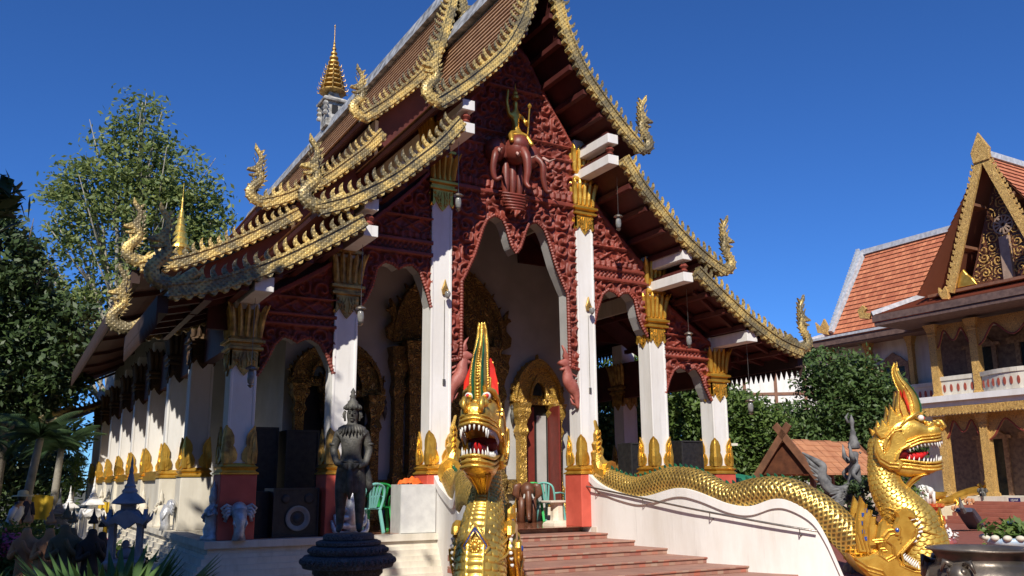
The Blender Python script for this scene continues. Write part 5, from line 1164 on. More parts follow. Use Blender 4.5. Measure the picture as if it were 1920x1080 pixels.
# brown carved elephants by the small door
def elephant(label, loc_, rz, s, mat='wood', cat='elephant figure', name='elephant_figure', group=None):
    t = empty(name, loc_, rz, label, cat, group); b = MB()
    ell(b, (0, 0, .62*s), (.24*s, .36*s, .25*s)); ell(b, (0, -.34*s, .76*s), (.17*s, .18*s, .2*s))
    for sx in (-1, 1):
        for y in (-.22, .2): b.tube([(sx*.13*s, y*s, .6*s), (sx*.14*s, y*s, .3*s), (sx*.14*s, y*s, .0)], [.11*s, .08*s, .09*s], 9)
        b.tube([(sx*.15*s, -.3*s, .9*s), (sx*.25*s, -.3*s, .85*s), (sx*.28*s, -.28*s, .68*s), (sx*.2*s, -.28*s, .55*s)], [.04*s, .09*s, .1*s, .03*s], 8, sy=.35, up=(0, 1, 0))
    b.tube([tuple(p) for p in smoothpath([(0, -.48*s, .74*s), (0, -.56*s, .55*s), (0, -.55*s, .3*s), (0, -.6*s, .12*s), (0, -.68*s, .1*s)], 14)], list(np.linspace(.09*s, .035*s, 14)), 9)
    b.build('body', mat, t, smooth=True); k = MB()
    for sx in (-1, 1): k.tube([(sx*.09*s, -.48*s, .66*s), (sx*.12*s, -.6*s, .56*s), (sx*.12*s, -.7*s, .6*s)], [.025*s, .02*s, .005*s], 6)
    k.build('tusk', 'tooth', t, smooth=True); return t
elephant('glossy brown wooden elephant standing beside the small right door', (1.6, 2.2, .006), R(-25), .92)
st2 = MB(); st2.box(1.5, 3.4, 2.62, 2.99, .006, .125); st2.box(1.62, 3.3, 2.75, 2.99, .126, .3); tag(st2.build('door_step', 'cream', None, bevel=.01), 'cream tiled steps below the small right door', 'step')
# silver plaster figures against the plinths
def elephant_head(label, loc_, rz, s=1.):
    t = empty('elephant_head_figure', loc_, rz, label, 'ornament', 'silver plaster figures along the plinths'); b = MB()
    ell(b, (0, -.05*s, .46*s), (.13*s, .1*s, .14*s)); b.tube([(0, -.08*s, .45*s), (0, -.16*s, .3*s), (0, -.14*s, .12*s), (0, -.14*s, .0)], [.12*s, .1*s, .085*s, .11*s], 10)
    for sx in (-1, 1):
        for k in range(4): b.tube([(sx*.08*s, -.04*s, (.5-.03*k)*s), (sx*(.2-.01*k)*s, -.07*s, (.55-.05*k)*s), (sx*(.27-.02*k)*s, -.05*s, (.5-.07*k)*s), (sx*.2*s, -.05*s, (.4-.03*k)*s)], [.02*s, .03*s, .028*s, .01*s], 6)
        b.tube([(sx*.07*s, -.12*s, .38*s), (sx*.1*s, -.2*s, .26*s), (sx*.07*s, -.22*s, .2*s)], [.025*s, .02*s, .006*s], 6)
    b.build('body', 'silver', t, smooth=True)
elephant_head('silver elephant head ornament with curled ears on the leftmost red plinth', (-5.28, -.3, .0), 0, 1.0)
def guardian(label, loc_, rz, s=1., mat='silver', cat='figure', group='silver plaster figures along the plinths'):
    t = empty('guardian_figure', loc_, rz, label, cat, group); b = MB()
    b.lathe([(.2, 0), (.21, .06), (.15, .1), (.17, .2), (.13, .3), (.15, .42), (.16, .55), (.1, .62), (.06, .66), (.085, .72), (.09, .8), (.06, .88), (.07, .92), (.03, 1.0), (.0, 1.12)], 14); 
    for k in range(9):
        a = k*.7; z = .12+.07*k; r_ = .17-.008*k; b.tube([(r_*math.cos(a), r_*math.sin(a), z), (r_*1.3*math.cos(a+.2), r_*1.3*math.sin(a+.2), z+.03), (r_*1.25*math.cos(a+.4), r_*1.25*math.sin(a+.4), z+.1)], [.04, .035, .008], 6)
    b.tube([(.08, -.1, .55), (.12, -.18, .45), (.02, -.2, .5)], [.04, .035, .03], 7); b.tube([(-.08, -.1, .55), (-.12, -.18, .45), (-.02, -.2, .5)], [.04, .035, .03], 7)
    b.v = [v*s for v in b.v]; b.build('body', mat, t, smooth=True); return t
guardian('small silver guardian figure left of the leftmost red plinth', (-5.62, -.05, .0), 0, .85)
def lotus_naga(label, loc_, s):
    t = empty('plaster_naga_figure', loc_, 0, label, 'figure', 'silver plaster figures along the plinths'); b = MB()
    for k in range(4):
        w_ = .34-.05*k; b.tube([tuple(p) for p in smoothpath([(-w_, -.05, .28+.1*k), (-w_*.8, -.12, .08+.13*k), (0, -.15, .03+.15*k), (w_*.8, -.12, .08+.13*k), (w_, -.05, .28+.1*k)], 16)], list(.045*np.sin(np.linspace(.2, 2.94, 16))+.015), 8)
    b.tube([(0, -.08, .1), (0, -.12, .5), (.02, -.1, .7), (.0, -.12, .85)], [.12, .13, .09, .06], 9); b.tube([(0, -.12, .85), (.03, -.1, .98), (0, -.1, 1.1)], [.06, .04, .005], 7)
    for sx in (-1, 1): b.tube([(sx*.08, -.12, .75), (sx*.16, -.12, .82), (sx*.13, -.1, .95)], [.04, .03, .008], 6)
    b.v = [v*s for v in b.v]; b.build('body', 'silver', t, smooth=True)
lotus_naga('white plaster naga ornament before the second red plinth, behind the dark statue', (-3.42, -.30, 0), .95)
for i, (y, nm) in enumerate(((5.3, 'grey guardian figure by the first sunlit side column'), (8.2, 'plaster guardian by the second sunlit side column'), (16.5, 'white plaster figure far along the temple side'), (19.0, 'farthest white plaster figure along the temple side'))):
    guardian(nm, (-5.64, y, 0), R(-90), .72, 'cream')
elephant_head('grey elephant ornament at the shaded side plinth', (-5.62, 3.75, .0), R(-90), 1.0)

# ------------------------------------------------------------------ garden statues
SX, SYt = -5.40, -5.90
pds = empty('statue_pedestal', (SX, SYt, -.8), 0, 'round black stone pedestal of stacked carved rings under the dark statue', 'pedestal')
b = MB(); b.lathe([(.30, 0), (.30, .7), (.36, .76), (.36, .8), (.46, .82), (.475, .86), (.475, .91), (.45, .94), (.385, .945), (.40, .965), (.40, 1.01), (.375, 1.03), (.32, 1.035), (.335, 1.05), (.335, 1.075), (.30, 1.09), (.255, 1.09), (.265, 1.105), (.26, 1.14), (.24, 1.155), (.0, 1.155)], 40)
for k in range(44):
    a = 2*math.pi*k/44; ell(b, (.478*math.cos(a), .478*math.sin(a), .885), (.02, .02, .028), 5); ell(b, (.402*math.cos(a), .402*math.sin(a), .99), (.018, .018, .022), 5)
b.build('carved_rings', 'stonegrey', pds, smooth=False)
stt = empty('standing_statue', (SX, SYt, .355), R(-24), 'dark stone statue of a crowned man standing with hands at his belt', 'statue')
jt = [(0, 0, .66), (0, 0, .78), (0, -.005, .92), (0, 0, 1.04), (0, 0, 1.105), (0, -.01, 1.15), (0, -.015, 1.21), (0, -.01, 1.27),
      (-.145, 0, 1.0), (-.20, .02, .84), (-.15, -.07, .70), (-.08, -.13, .70), (.145, 0, 1.0), (.20, .02, .84), (.16, -.06, .69), (.09, -.13, .67),
      (-.085, 0, .60), (-.10, -.01, .34), (-.10, .0, .07), (-.11, -.10, .03), (.085, 0, .60), (.11, -.01, .34), (.11, .0, .07), (.12, -.10, .03)]
ed = [(0, 1), (1, 2), (2, 3), (3, 4), (4, 5), (5, 6), (6, 7), (3, 8), (8, 9), (9, 10), (10, 11), (3, 12), (12, 13), (13, 14), (14, 15), (0, 16), (16, 17), (17, 18), (18, 19), (0, 20), (20, 21), (21, 22), (22, 23)]
rd_ = [.125, .105, .13, .12, .05, .06, .075, .06, .062, .045, .036, .028, .062, .045, .036, .028, .10, .068, .042, .03, .10, .068, .042, .03]
body = skin('body', jt, ed, rd_, 'statue', stt)
b = MB()
for s in (-1, 1):
    for k in range(4): b.tube([(s*.085+.004*k*s, -.14, .70-.0*k), (s*(.05-.0*k), -.155, .695-.014*k), (s*.02, -.155, .685-.014*k)], [.011, .010, .006], 5)
    b.tube([(s*.085, -.12, .715), (s*.06, -.15, .72), (s*.04, -.155, .715)], [.012, .01, .007], 5)
b.build('fingers', 'statue', stt, smooth=True)
b = MB()   # face
b.tube([(0, -.075, 1.235), (0, -.098, 1.205), (0, -.088, 1.195)], [.009, .014, .006], 6); b.tube([(-.025, -.082, 1.17), (0, -.092, 1.166), (.025, -.082, 1.17)], [.004, .009, .004], 6)
for s in (-1, 1):
    ell(b, (s*.028, -.078, 1.225), (.014, .01, .007), 6); b.tube([(s*.012, -.084, 1.243), (s*.03, -.084, 1.25), (s*.048, -.07, 1.24)], .004, 5); b.tube([(s*.075, -.01, 1.24), (s*.088, 0, 1.21), (s*.08, -.005, 1.14)], [.012, .014, .012], 6)
ell(b, (0, -.068, 1.145), (.022, .018, .014), 6); b.build('face', 'statue', stt, smooth=True)
b = MB(); CZ = lambda z: 1.255+(z-1.255)*.62
b.lathe([(r_, CZ(z)) for r_, z in [(.082, 1.255), (.092, 1.27), (.088, 1.29), (.095, 1.3), (.075, 1.33), (.08, 1.345), (.055, 1.38), (.06, 1.395), (.035, 1.43), (.03, 1.47), (.04, 1.49), (.02, 1.53), (.03, 1.56), (.015, 1.6), (.0, 1.64)]], 16)
for k in range(12):
    a = 2*math.pi*k/12; b.tube([(.09*math.cos(a), .09*math.sin(a), 1.265), (.095*math.cos(a), .095*math.sin(a), 1.285), (.08*math.cos(a), .08*math.sin(a), 1.31)], [.016, .012, .003], 5)
for s in (-1, 1): b.tube([(s*.085, .0, 1.25), (s*.10, .0, 1.21), (s*.10, .0, 1.17), (s*.12, 0, 1.19)], [.012, .014, .010, .003], 6)
b.build('crown', 'statue', stt, smooth=True)
b = MB()
for k in range(26):
    a = 2*math.pi*k/26; rx, ry = .15, .10
    b.tube([(rx*.55*math.cos(a), ry*.6*math.sin(a), 1.09), (rx*.9*math.cos(a), ry*1.05*math.sin(a)-.01, 1.06), (rx*1.15*math.cos(a), ry*1.25*math.sin(a)-.01, 1.0-.02*(k % 2))], [.018, .022, .006], 5)
for s in (-1, 1): b.tube([(s*(.2+.035*math.cos(a)), .01+.035*math.sin(a), .9) for a in np.linspace(0, 6.28, 12)], .014, 5)
b.lathe([(.135, .68), (.145, .7), (.14, .73), (.13, .745)], 20, sy=.8); b.build('collar_and_belt', 'statue', stt, smooth=True)
b = MB(); V = []; n = 40; L_ = [(.135, .70), (.15, .64), (.155, .57), (.15, .50), (.135, .45)]
for r_, z in L_:
    for k in range(n):
        a = 2*math.pi*k/n; f = 1+.05*math.sin(k*1.9)*(.72-z)*3; V.append((r_*f*math.cos(a), r_*.72*f*math.sin(a), z-(.10*(abs(math.sin(a/1.0))*.5 if z < .48 else 0))))
b.add(V, [(i*n+k, i*n+(k+1) % n, (i+1)*n+(k+1) % n, (i+1)*n+k) for i in range(4) for k in range(n)]); b.tube([(0, -.14, .7), (.0, -.15, .55), (.01, -.14, .42), (.0, -.13, .34)], [.03, .04, .04, .01], 6, sy=.4, up=(0, 1, 0))
b.tube([(.17, 0, .68), (.20, .0, .54), (.21, .0, .46), (.2, 0, .4)], [.03, .04, .04, .01], 7, sy=.5, up=(0, 1, 0)); b.build('loincloth', 'statue', stt, smooth=True)

stt.scale = (.95, .95, 1.02)
def spirit_house(label, loc_, s, mat, name='spirit_house', rz=0., post=.5):
    t = empty(name, loc_, rz, label, 'shrine', None); b = MB(); z0 = post
    b.sq([(.1, 0), (.1, post-.08), (.2, post-.04), (.24, post)]); b.build('post', mat, t); b = MB(); b.sq([(.24, z0), (.25, z0+.04), (.22, z0+.07)])
    for sx in (-1, 1):
        for sy in (-1, 1): b.sq([(.05, z0+.07), (.035, z0+.12), (.032, z0+.5), (.05, z0+.55)], (sx*.17, sy*.17, 0))
    b.build('pavilion_body', mat, t); b = MB()
    for k in range(4):
        a = k*math.pi/2; c, s_ = math.cos(a), math.sin(a)
        b.prism([(-.24, z0+.52), (-.2, z0+.60), (-.1, z0+.66), (0, z0+.72), (.1, z0+.66), (.2, z0+.60), (.24, z0+.52), (.12, z0+.55), (.05, z0+.50), (0, z0+.46), (-.05, z0+.50), (-.12, z0+.55)], .05, lambda u, v, q: (c*u-s_*(-.22-q), s_*u+c*(-.22-q), v))
        b.tube([(c*.22-s_*.22, s_*.22+c*.22, z0+.54), (c*.27-s_*.27, s_*.27+c*.27, z0+.58), (c*.3-s_*.3, s_*.3+c*.3, z0+.68)], [.03, .025, .004], 6)
    b.sq([(.22, z0+.55), (.2, z0+.6), (.13, z0+.70), (.09, z0+.72), (.09, z0+.78), (.2, z0+.80), (.18, z0+.84), (.1, z0+.92), (.08, z0+.94)]); b.lathe([(.1, z0+.94), (.1, z0+.97), (.07, z0+1.0), (.075, z0+1.03), (.05, z0+1.06), (.045, z0+1.12), (.025, z0+1.2), (.03, z0+1.23), (.015, z0+1.3), (.018, z0+1.34), (.0, z0+1.45)], 12); b.build('roof', mat, t)
    f = MB(); ell(f, (0, .02, z0+.14), (.1, .08, .08), 8); ell(f, (0, .02, z0+.26), (.05, .05, .06), 8); f.build('seated_figure', mat, t, smooth=True)
    t.scale = (s, s, s); return t
spirit_house('blue grey cement spirit house with a pointed spire beside the temple wall', (-7.28, -3.6, -.82), .86, 'shrine', rz=R(-12), post=.92)
spirit_house('white spirit house with tall thin spire nearest the end of the temple', (-6.62, 9.6, -.85), 1.1, 'white', rz=R(10), post=.35)
spirit_house('smaller grey white spirit house behind the terracotta figures', (-7.35, 9.9, -.85), 1.0, 'statue2', rz=R(0), post=.25)
spirit_house('low white spirit house deep in the garden, hung with yellow cloth', (-6.9, 13.9, -.85), 1.0, 'white', rz=R(30), post=.3)
b = MB(); yv, zv = np.meshgrid(np.linspace(-.42, .42, 30), np.linspace(-.34, .34, 8), indexing='ij'); b.grid(yv, .05*np.sin(yv*18), zv+.05*np.cos(yv*4)); o = b.build('yellow_cloth', 'yellow', None, smooth=True); o.location = (-7.75, 13.7, .25); tag(o, 'bright yellow cloth draped behind the small white shrines', 'cloth')
b = MB(); b.grid(yv*.4, .03*np.sin(yv*22), zv*1.2); o = b.build('yellow_cloth', 'yellow', None, smooth=True); o.location = (-6.35, 10.2, .05); tag(o, 'yellow sash tied around the white shrine by the temple', 'cloth')
# terracotta praying figures
CLP = [(-8.25, -1.6, 1.0, 'clay', 'reddish terracotta praying figure, leftmost of the row'), (-8.0, -1.95, 1.0, 'clay', 'orange brown terracotta praying figure, sunlight put into its clay colour'), (-7.85, -2.45, 1.05, 'clay2', 'mossy terracotta praying figure, hands raised, third from the left'), (-7.75, -2.0, 1.0, 'clay2', 'dark terracotta figure behind the mossy one'), (-7.55, -2.5, 1.0, 'clay3', 'blackened terracotta figure with a pointed crown, left of the darkest'), (-7.4, -2.1, .95, 'clay3', 'darkest terracotta figure nearest the grey spirit house')]
M['clay2'] = pm('mossy_terracotta', (.18, .14, .08), (.10, .09, .05), .85, 0, 8, .4); M['clay3'] = pm('blackened_terracotta', (.07, .05, .04), (.035, .028, .022), .85, 0, 8, .4)
for i, (x, y, s, mt_, lb) in enumerate(CLP):
    t = empty('praying_figure', (x, y, -.8), R(-20+9*i), lb, 'figure', 'terracotta praying figures in the garden')
    o = skin('body', [(0, 0, .0), (0, 0, .25), (0, 0, .48), (0, 0, .62), (0, 0, .74), (0, 0, .80), (0, -.01, .88), (-.11, 0, .72), (-.15, -.04, .58), (-.05, -.12, .66), (.11, 0, .72), (.15, -.04, .58), (.05, -.12, .66), (0, -.12, .76)], [(0, 1), (1, 2), (2, 3), (3, 4), (4, 5), (5, 6), (4, 7), (7, 8), (8, 9), (4, 10), (10, 11), (11, 12), (12, 13)],
         [.12, .11, .10, .085, .095, .04, .065, .045, .035, .025, .045, .035, .025, .02], mt_, t, 2)
    b = MB(); b.lathe([(.05, .92), (.055, .94), (.036, .96), (.038, .98), (.02, 1.0), (.0, 1.08)], 10); b.lathe([(.16, 0), (.16, .05), (.13, .08)], 12); b.build('crown_and_base', mt_, t, smooth=True); t.scale = (s*1.15, s*1.15, s*1.3)
# people in the garden
def person(label, loc_, rz, shirt, legs, hat=None, h=1.6, bend=0.):
    t = empty('person', loc_, rz, label, 'person'); k = h/1.7; f = lambda L: [(x*k, (y-bend*max(z-.9, 0))*k, z*k) for x, y, z in L]
    skin('body', f([(0, 0, .92), (0, 0, 1.1), (0, 0, 1.3), (0, 0, 1.42), (0, 0, 1.5), (0, -.01, 1.62), (-.17, 0, 1.4), (-.22, -.02, 1.12), (-.16, -.16, .95), (.17, 0, 1.4), (.22, -.02, 1.12), (.18, -.16, .95), (-.09, 0, .85), (-.1, 0, .48), (-.1, .02, .08), (-.1, -.12, .03), (.09, 0, .85), (.1, -.03, .48), (.1, .02, .08), (.1, -.12, .03)]), [(0, 1), (1, 2), (2, 3), (3, 4), (4, 5), (3, 6), (6, 7), (7, 8), (3, 9), (9, 10), (10, 11), (0, 12), (12, 13), (13, 14), (14, 15), (0, 16), (16, 17), (17, 18), (18, 19)], [x*k for x in [.12, .11, .12, .11, .05, .09, .06, .045, .03, .06, .045, .03, .095, .065, .045, .035, .095, .065, .045, .035]], 'skin', t, 1)
    b = MB(); b.tube(f([(0, 0, .88), (0, 0, 1.1), (0, 0, 1.3), (0, 0, 1.46)]), [.17*k, .155*k, .185*k, .09*k], 12, sy=1.0)
    for s in (-1, 1): b.tube(f([(s*.15, 0, 1.42), (s*.21, -.01, 1.2), (s*.22, -.02, 1.1)]), [.075*k, .065*k, .06*k], 8)
    b.build('shirt', shirt, t, smooth=True); b = MB()
    for s in (-1, 1): b.tube(f([(s*.07, 0, .95), (s*.09, 0, .5), (s*.1, .02, .1)]), [.13*k, .09*k, .07*k], 9)
    b.build('trousers', legs, t, smooth=True)
    b = MB(); c = f([(0, .0, 1.64)])[0]; ell(b, (c[0], c[1]+.015, c[2]+.02), (.1*k, .11*k, .11*k), 8); b.build('hair', 'black', t, smooth=True)
    if hat: b = MB(); b.lathe([(.26, 0), (.2, .03), (.12, .04), (.11, .12), (.06, .15), (0, .155)], 16, (c[0], c[1], c[2]+.04)); b.build('straw_hat', hat, t, smooth=True)
M['straw'] = pm('straw', (.75, .62, .35), None, .8); M['khaki'] = pm('khaki_cloth', (.45, .33, .2), None, .9); M['lightshirt'] = pm('light_shirt', (.7, .72, .8), None, .9); M['navy'] = pm('dark_cloth', (.03, .03, .05), None, .9)
person('person in a straw hat and pale shirt bending in the garden', (-8.38, 9.0, -.85), R(60), 'lightshirt', 'navy', 'straw', 1.5, .35)
person('person in dark shirt and khaki trousers in the shaded garden', (-8.12, 9.7, -.85), R(20), 'navy', 'khaki', None, 1.6)
# flowers
fb = empty('flower_bush', (-8.55, .7, -.8), 0, 'bush of pink blossoms at the left edge', 'bush'); crown('foliage', [(0, 0, .7, .35), (.2, .2, .55, .3), (-.3, 0, .6, .35), (0, 0, .3, .35)], 1500, .05, 'leaf', fb, 4); crown('blossoms', [(0, -.05, .85, .24), (.15, -.15, .75, .2), (-.25, -.1, .82, .24)], 500, .05, 'pinkfl', fb, 6, shell=.8)
for i, (x, y, lb) in enumerate(((-6.6, 1.5, 'planted pot of small flowers along the temple base, nearest'), (-6.75, 4.2, 'planted pot of flowers along the temple base, farther back'))):
    t = empty('flower_pot', (x, y, -.8), 0, lb, 'plant pot', 'flower pots along the temple base'); b = MB(); b.lathe([(.14, 0), (.2, .25), (.22, .27), (.2, .28), (.0, .26)], 16); b.build('pot', 'clay', t, smooth=True); crown('foliage', [(0, 0, .4, .25)], 700, .05, 'leaf', t, 8+i); crown('blossoms', [(0, 0, .5, .2)], 60, .04, 'pinkfl', t, 9+i)
b = MB()
for i in range(14):
    rnd = random.Random(i); x, y = -9.2+.16*i*1.2+rnd.random()*.2, -5.2+.8*i+rnd.random(); q = .35+rnd.random()*.3
for i, (x, y, q) in enumerate(((-8.6, -1.6, .45), (-8.9, -.4, .6), (-7.2, -1.2, .3), (-8.7, 2.6, .7), (-8.2, 4.4, .7))):
    b = MB(); b.prism([(q*math.cos(a)*(1+.15*math.sin(a*3+i)), q*.6*math.sin(a)) for a in np.linspace(0, 5.9, 9)], .1, lambda u, v, w_: (u, v, w_+.05)); o = b.build('stepping_stone', 'statue2', None, bevel=.02); o.location = (x, y, -.82); tag(o, ['flat grey stepping stone nearest the terracotta figures', 'broad stepping stone behind the terracotta figures', 'small stepping stone by the grey spirit house', 'large pale garden stone before the people', 'farthest garden stone near the people'][i], 'stone')

# ------------------------------------------------------------------ right hand side
kn = empty('kinnari_statue', (5.45, -3.55, -.8), R(58), 'grey stone kinnari, crowned half bird figure with wings and curling tail, beside the naga', 'statue')
jt = [(0, 0, 1.45), (0, -.02, 1.7), (0, -.03, 1.9), (0, -.03, 2.02), (0, -.05, 2.12), (0, -.06, 2.22), (-.17, -.02, 1.92), (-.28, .12, 1.78), (-.22, -.05, 1.6), (.17, -.02, 1.92), (.3, .1, 1.8), (.3, -.05, 1.6), (-.1, -.02, 1.25), (-.12, -.12, .95), (-.12, .08, .6), (.1, .02, 1.25), (.12, .1, .95), (.12, .1, .6), (0, .25, 1.4), (0, .5, 1.5), (0, .62, 1.75), (0, .56, 1.95), (0, .72, 2.05), (0, .95, 2.2)]
skin('body', jt, [(0, 1), (1, 2), (2, 3), (3, 4), (4, 5), (2, 6), (6, 7), (7, 8), (2, 9), (9, 10), (10, 11), (0, 12), (12, 13), (13, 14), (0, 15), (15, 16), (16, 17), (0, 18), (18, 19), (19, 20), (20, 21), (21, 22), (22, 23)], [.15, .11, .13, .06, .075, .08, .06, .045, .035, .06, .045, .035, .12, .07, .05, .12, .07, .05, .15, .12, .1, .09, .06, .015], 'statue2', kn)
b = MB(); b.lathe([(.09, 2.25), (.12, 2.28), (.1, 2.33), (.11, 2.36), (.075, 2.42), (.08, 2.45), (.05, 2.52), (.055, 2.55), (.03, 2.65), (.035, 2.72), (.05, 2.78), (.03, 2.84), (.0, 2.92)], 14, (0, -.05, 0)); b.tube([(0, .02, 2.75), (.0, .06, 2.86), (0, 0, 2.95)], [.03, .025, .004], 6)
b.tube([(0, -.14, 2.2), (0, -.17, 2.17)], [.015, .02], 6)
for s in (-1, 1): b.tube([(s*.12, .02, 2.02), (s*.2, .08, 2.12), (s*.18, .1, 2.35)], [.06, .05, .008], 7)
b.build('crown', 'statue2', kn, smooth=True)
b = MB()
for s in (-1, 1):
    for k in range(9):
        b.tube([(s*.1, .1, 1.5-.02*k), (s*(.2+.02*k), .3+.03*k, 1.5-.045*k), (s*(.24+.03*k), .55+.05*math.sin(k*.5), 1.5-.085*k)], [.03, .045, .006], 6, sy=.4, up=(1, 0, 0))
for k in range(7): b.tube([(0, .45, 1.5+.03*k), (0.03*(k % 2), .6+.03*k, 1.62+.06*k), (0, .72+.03*k, 1.6+.09*k)], [.04, .045, .006], 6)
b.build('wings', 'statue2', kn, smooth=True)
b = MB(); b.lathe([(.35, 0), (.33, .1), (.26, .16), (.24, .5), (.3, .58), (.3, .63)], 16); b.build('base', 'statue2', kn)
# tiled pavilion
pv = empty('tiled_pavilion', (10.1, 2.4, -.8), R(10), 'small open wooden pavilion with orange shingle roof and crossed gable horns', 'pavilion')
hw, zr, ze, L_ = .95, 2.76, 1.80, 3.7
r_ = MB()
for s in (-1, 1):
    for k in range(6):
        f0, f1 = k/6, (k+1)/6+.02
        a = (s*hw*1.02*f0, zr-(zr-ze)*f0+.05); c = (s*hw*1.02*f1, zr-(zr-ze)*f1+.09)
        for j in range(9): r_.add([(x, a_, z) for x, z, a_ in [(0, 0, 0)]] if 0 else [(L_*j/9, a[0], a[1]+.01*((j+k) % 3)), (L_*(j+.97)/9, a[0], a[1]+.01*((j+k) % 3)), (L_*(j+.97)/9, c[0], c[1]), (L_*j/9, c[0], c[1]), (L_*j/9, c[0], c[1]-.05), (L_*(j+.97)/9, c[0], c[1]-.05)], [(0, 1, 2, 3), (3, 2, 5, 4)])
r_.build('shingle_roof', pm('orange_shingles', (.55, .25, .12), (.42, .17, .08), .8, 0, 3, .4, 14), pv)
b = MB()
for s in (-1, 1): b.beam((-.06, -s*.22, zr+.45), (-.06, s*hw*1.08, ze-.12), .05, .2); b.beam((L_+.02, 0, zr+.1), (L_+.02, s*hw, ze), .05, .14)
b.beam((-.05, 0, zr), (L_, 0, zr), .08, .08); b.build('gable_horns', 'woodlt', pv)
b = MB(); 
for x in (.15, L_-.15):
    for s in (-1, 1): b.box(x-.06, x+.06, s*.7-.06, s*.7+.06, 0, 1.95)
b.box(.1, L_-.1, -.75, .75, 1.86, 1.92); b.build('posts', 'woodlt', pv)
b = MB(); b.add([(.05, -.9, ze+.05), (.05, .9, ze+.05), (.05, 0, zr-.05), (.1, -.9, ze+.05), (.1, .9, ze+.05), (.1, 0, zr-.05)], [(0, 1, 2), (5, 4, 3), (0, 3, 4, 1), (1, 4, 5, 2), (2, 5, 3, 0)]); b.build('gable_wall', 'wood', pv)
t = empty('market_canopy', (9.0, 3.6, -.8), 0, 'green tarpaulin canopy left of the pavilion', 'canopy'); b = MB(); b.add([(-.6, -.7, 1.75), (.7, -.7, 1.75), (.7, .7, 1.95), (-.6, .7, 1.95), (-.6, -.75, 1.6), (.7, -.75, 1.6)], [(0, 1, 2, 3), (0, 1, 5, 4)]); b.build('sheet', 'tarp', t)
b = MB(); [b.beam((x, y, 0), (x, y, 1.75), .04, .04) for x in (-.55, .65) for y in (-.65, .65)]; b.build('poles', 'steel', t)
t = empty('wooden_crossarm_post', (9.25, 4.2, -.8), 0, 'pale wooden post with a cross arm behind the pavilion', 'post'); b = MB(); b.beam((0, 0, 0), (0, 0, 2.75), .08, .08); b.beam((-.1, 0, 2.72), (.55, -.3, 2.72), .07, .07); b.beam((0, 0, 2.4), (.3, -.15, 2.7), .05, .05); b.build('timber', 'cream', t)
# white building with gable, far behind
wb = empty('white_house', (26, 17.5, -.8), R(-38), 'white walled house with dark timber lines far behind the porch corner', 'house'); b = MB(); b.box(-3.2, 3.2, 0, 5, 0, 7); b.prism([(-3.2, 7), (3.2, 7), (0, 9.6)], 5, lambda u, v, q: (u, 2.5+q, v)); b.build('wall', 'white', wb)
b = MB(); [b.box(x-.08, x+.08, -.06, -.003, 0, z) for x, z in ((-3.1, 7), (-1.5, 8), (0.1, 9), (1.6, 8), (3.1, 7))]; b.box(-3.2, 3.2, -.05, -.002, 6.1, 6.25); b.box(-3.2, 3.2, -.05, -.002, 3.1, 3.25); b.build('timber_frame', 'woodlt', wb)
b = MB(); [b.beam((s*-.1, 2.4, 9.75), (s*3.9, 2.4, 6.5), 6.2, .12) for s in (-1, 1)]; b.build('roof', pm('grey_roof_sheet', (.32, .28, .28), (.2, .17, .17), .7), wb)

# chedi spire behind the temple and a far finial spike
ch = empty('golden_chedi', (-2.0, 30.8, -.8), 0, 'slender golden chedi spire rising behind the temple eaves at the left', 'spire'); b = MB()
b.lathe([(.9, 0), (.9, 8), (.6, 9), (.5, 12), (.34, 12.4), (.32, 12.7), (.5, 12.8), (.52, 12.95), (.3, 13.1), (.32, 13.2), (.42, 13.6), (.58, 13.62), (.56, 13.75), (.4, 13.85), (.42, 14.1), (.32, 14.2), (.34, 14.45), (.25, 14.55), (.26, 14.8), (.18, 14.9), (.19, 15.2), (.12, 15.3), (.12, 15.6), (.06, 15.8), (.05, 16.2), (.015, 16.4), (.01, 17.2)], 18); b.build('spire_body', 'goldbright', ch, smooth=False)

# courtyard pots, bowl and sign
bw = empty('bronze_bowl', (-.10, -9.42, -.62), 0, 'big blackened bronze cauldron with a wide flat rim at the bottom right', 'cauldron')
b = MB(); b.lathe([(.3, 0), (.42, .08), (.5, .3), (.52, .52), (.48, .62), (.42, .66), (.40, .72), (.44, .78), (.5, .80), (.5, .815), (.43, .81), (.36, .76), (.34, .6), (.3, .2), (.0, .15)], 48); b.build('bowl', 'bronze', bw, smooth=True)
b = MB()
for a in (3.3, 3.3+1.571, 3.3+3.142, 3.3+4.712):
    c = (.5*math.cos(a), .5*math.sin(a), .57); ell(b, c, (.11, .11, .12), 10); ell(b, (c[0]*1.12, c[1]*1.12, c[2]-.04), (.06, .06, .05), 8)
    for s in (-1, 1): ell(b, (c[0]*1.1-math.sin(a)*s*.06, c[1]*1.1+math.cos(a)*s*.06, c[2]+.05), (.035, .035, .035), 6); b.tube([(c[0]-math.sin(a)*s*.06, c[1]+math.cos(a)*s*.06, c[2]+.1), (c[0]*1.05-math.sin(a)*s*.12, c[1]*1.05+math.cos(a)*s*.12, c[2]+.14), (c[0]*1.05-math.sin(a)*s*.16, c[1]*1.05+math.cos(a)*s*.16, c[2]+.04)], [.035, .03, .01], 6)
b.build('lion_mask', 'bronze', bw, smooth=True)
pp = empty('pink_planter', (5.75, -4.9, -.65), 0, 'fluted red brown planter with white flowers beside the naga', 'plant pot'); b = MB(); V = []; n = 48
prof = [(.2, .0), (.2, .05), (.15, .1), (.15, .22), (.26, .3), (.33, .4), (.34, .46), (.30, .5), (.3, .52)]
for r_, z in prof:
    for k in range(n): a = 2*math.pi*k/n; q = r_*(1+(.035*math.cos(k*math.pi/2) if z > .25 else 0)); V.append((q*math.cos(a), q*math.sin(a), z))
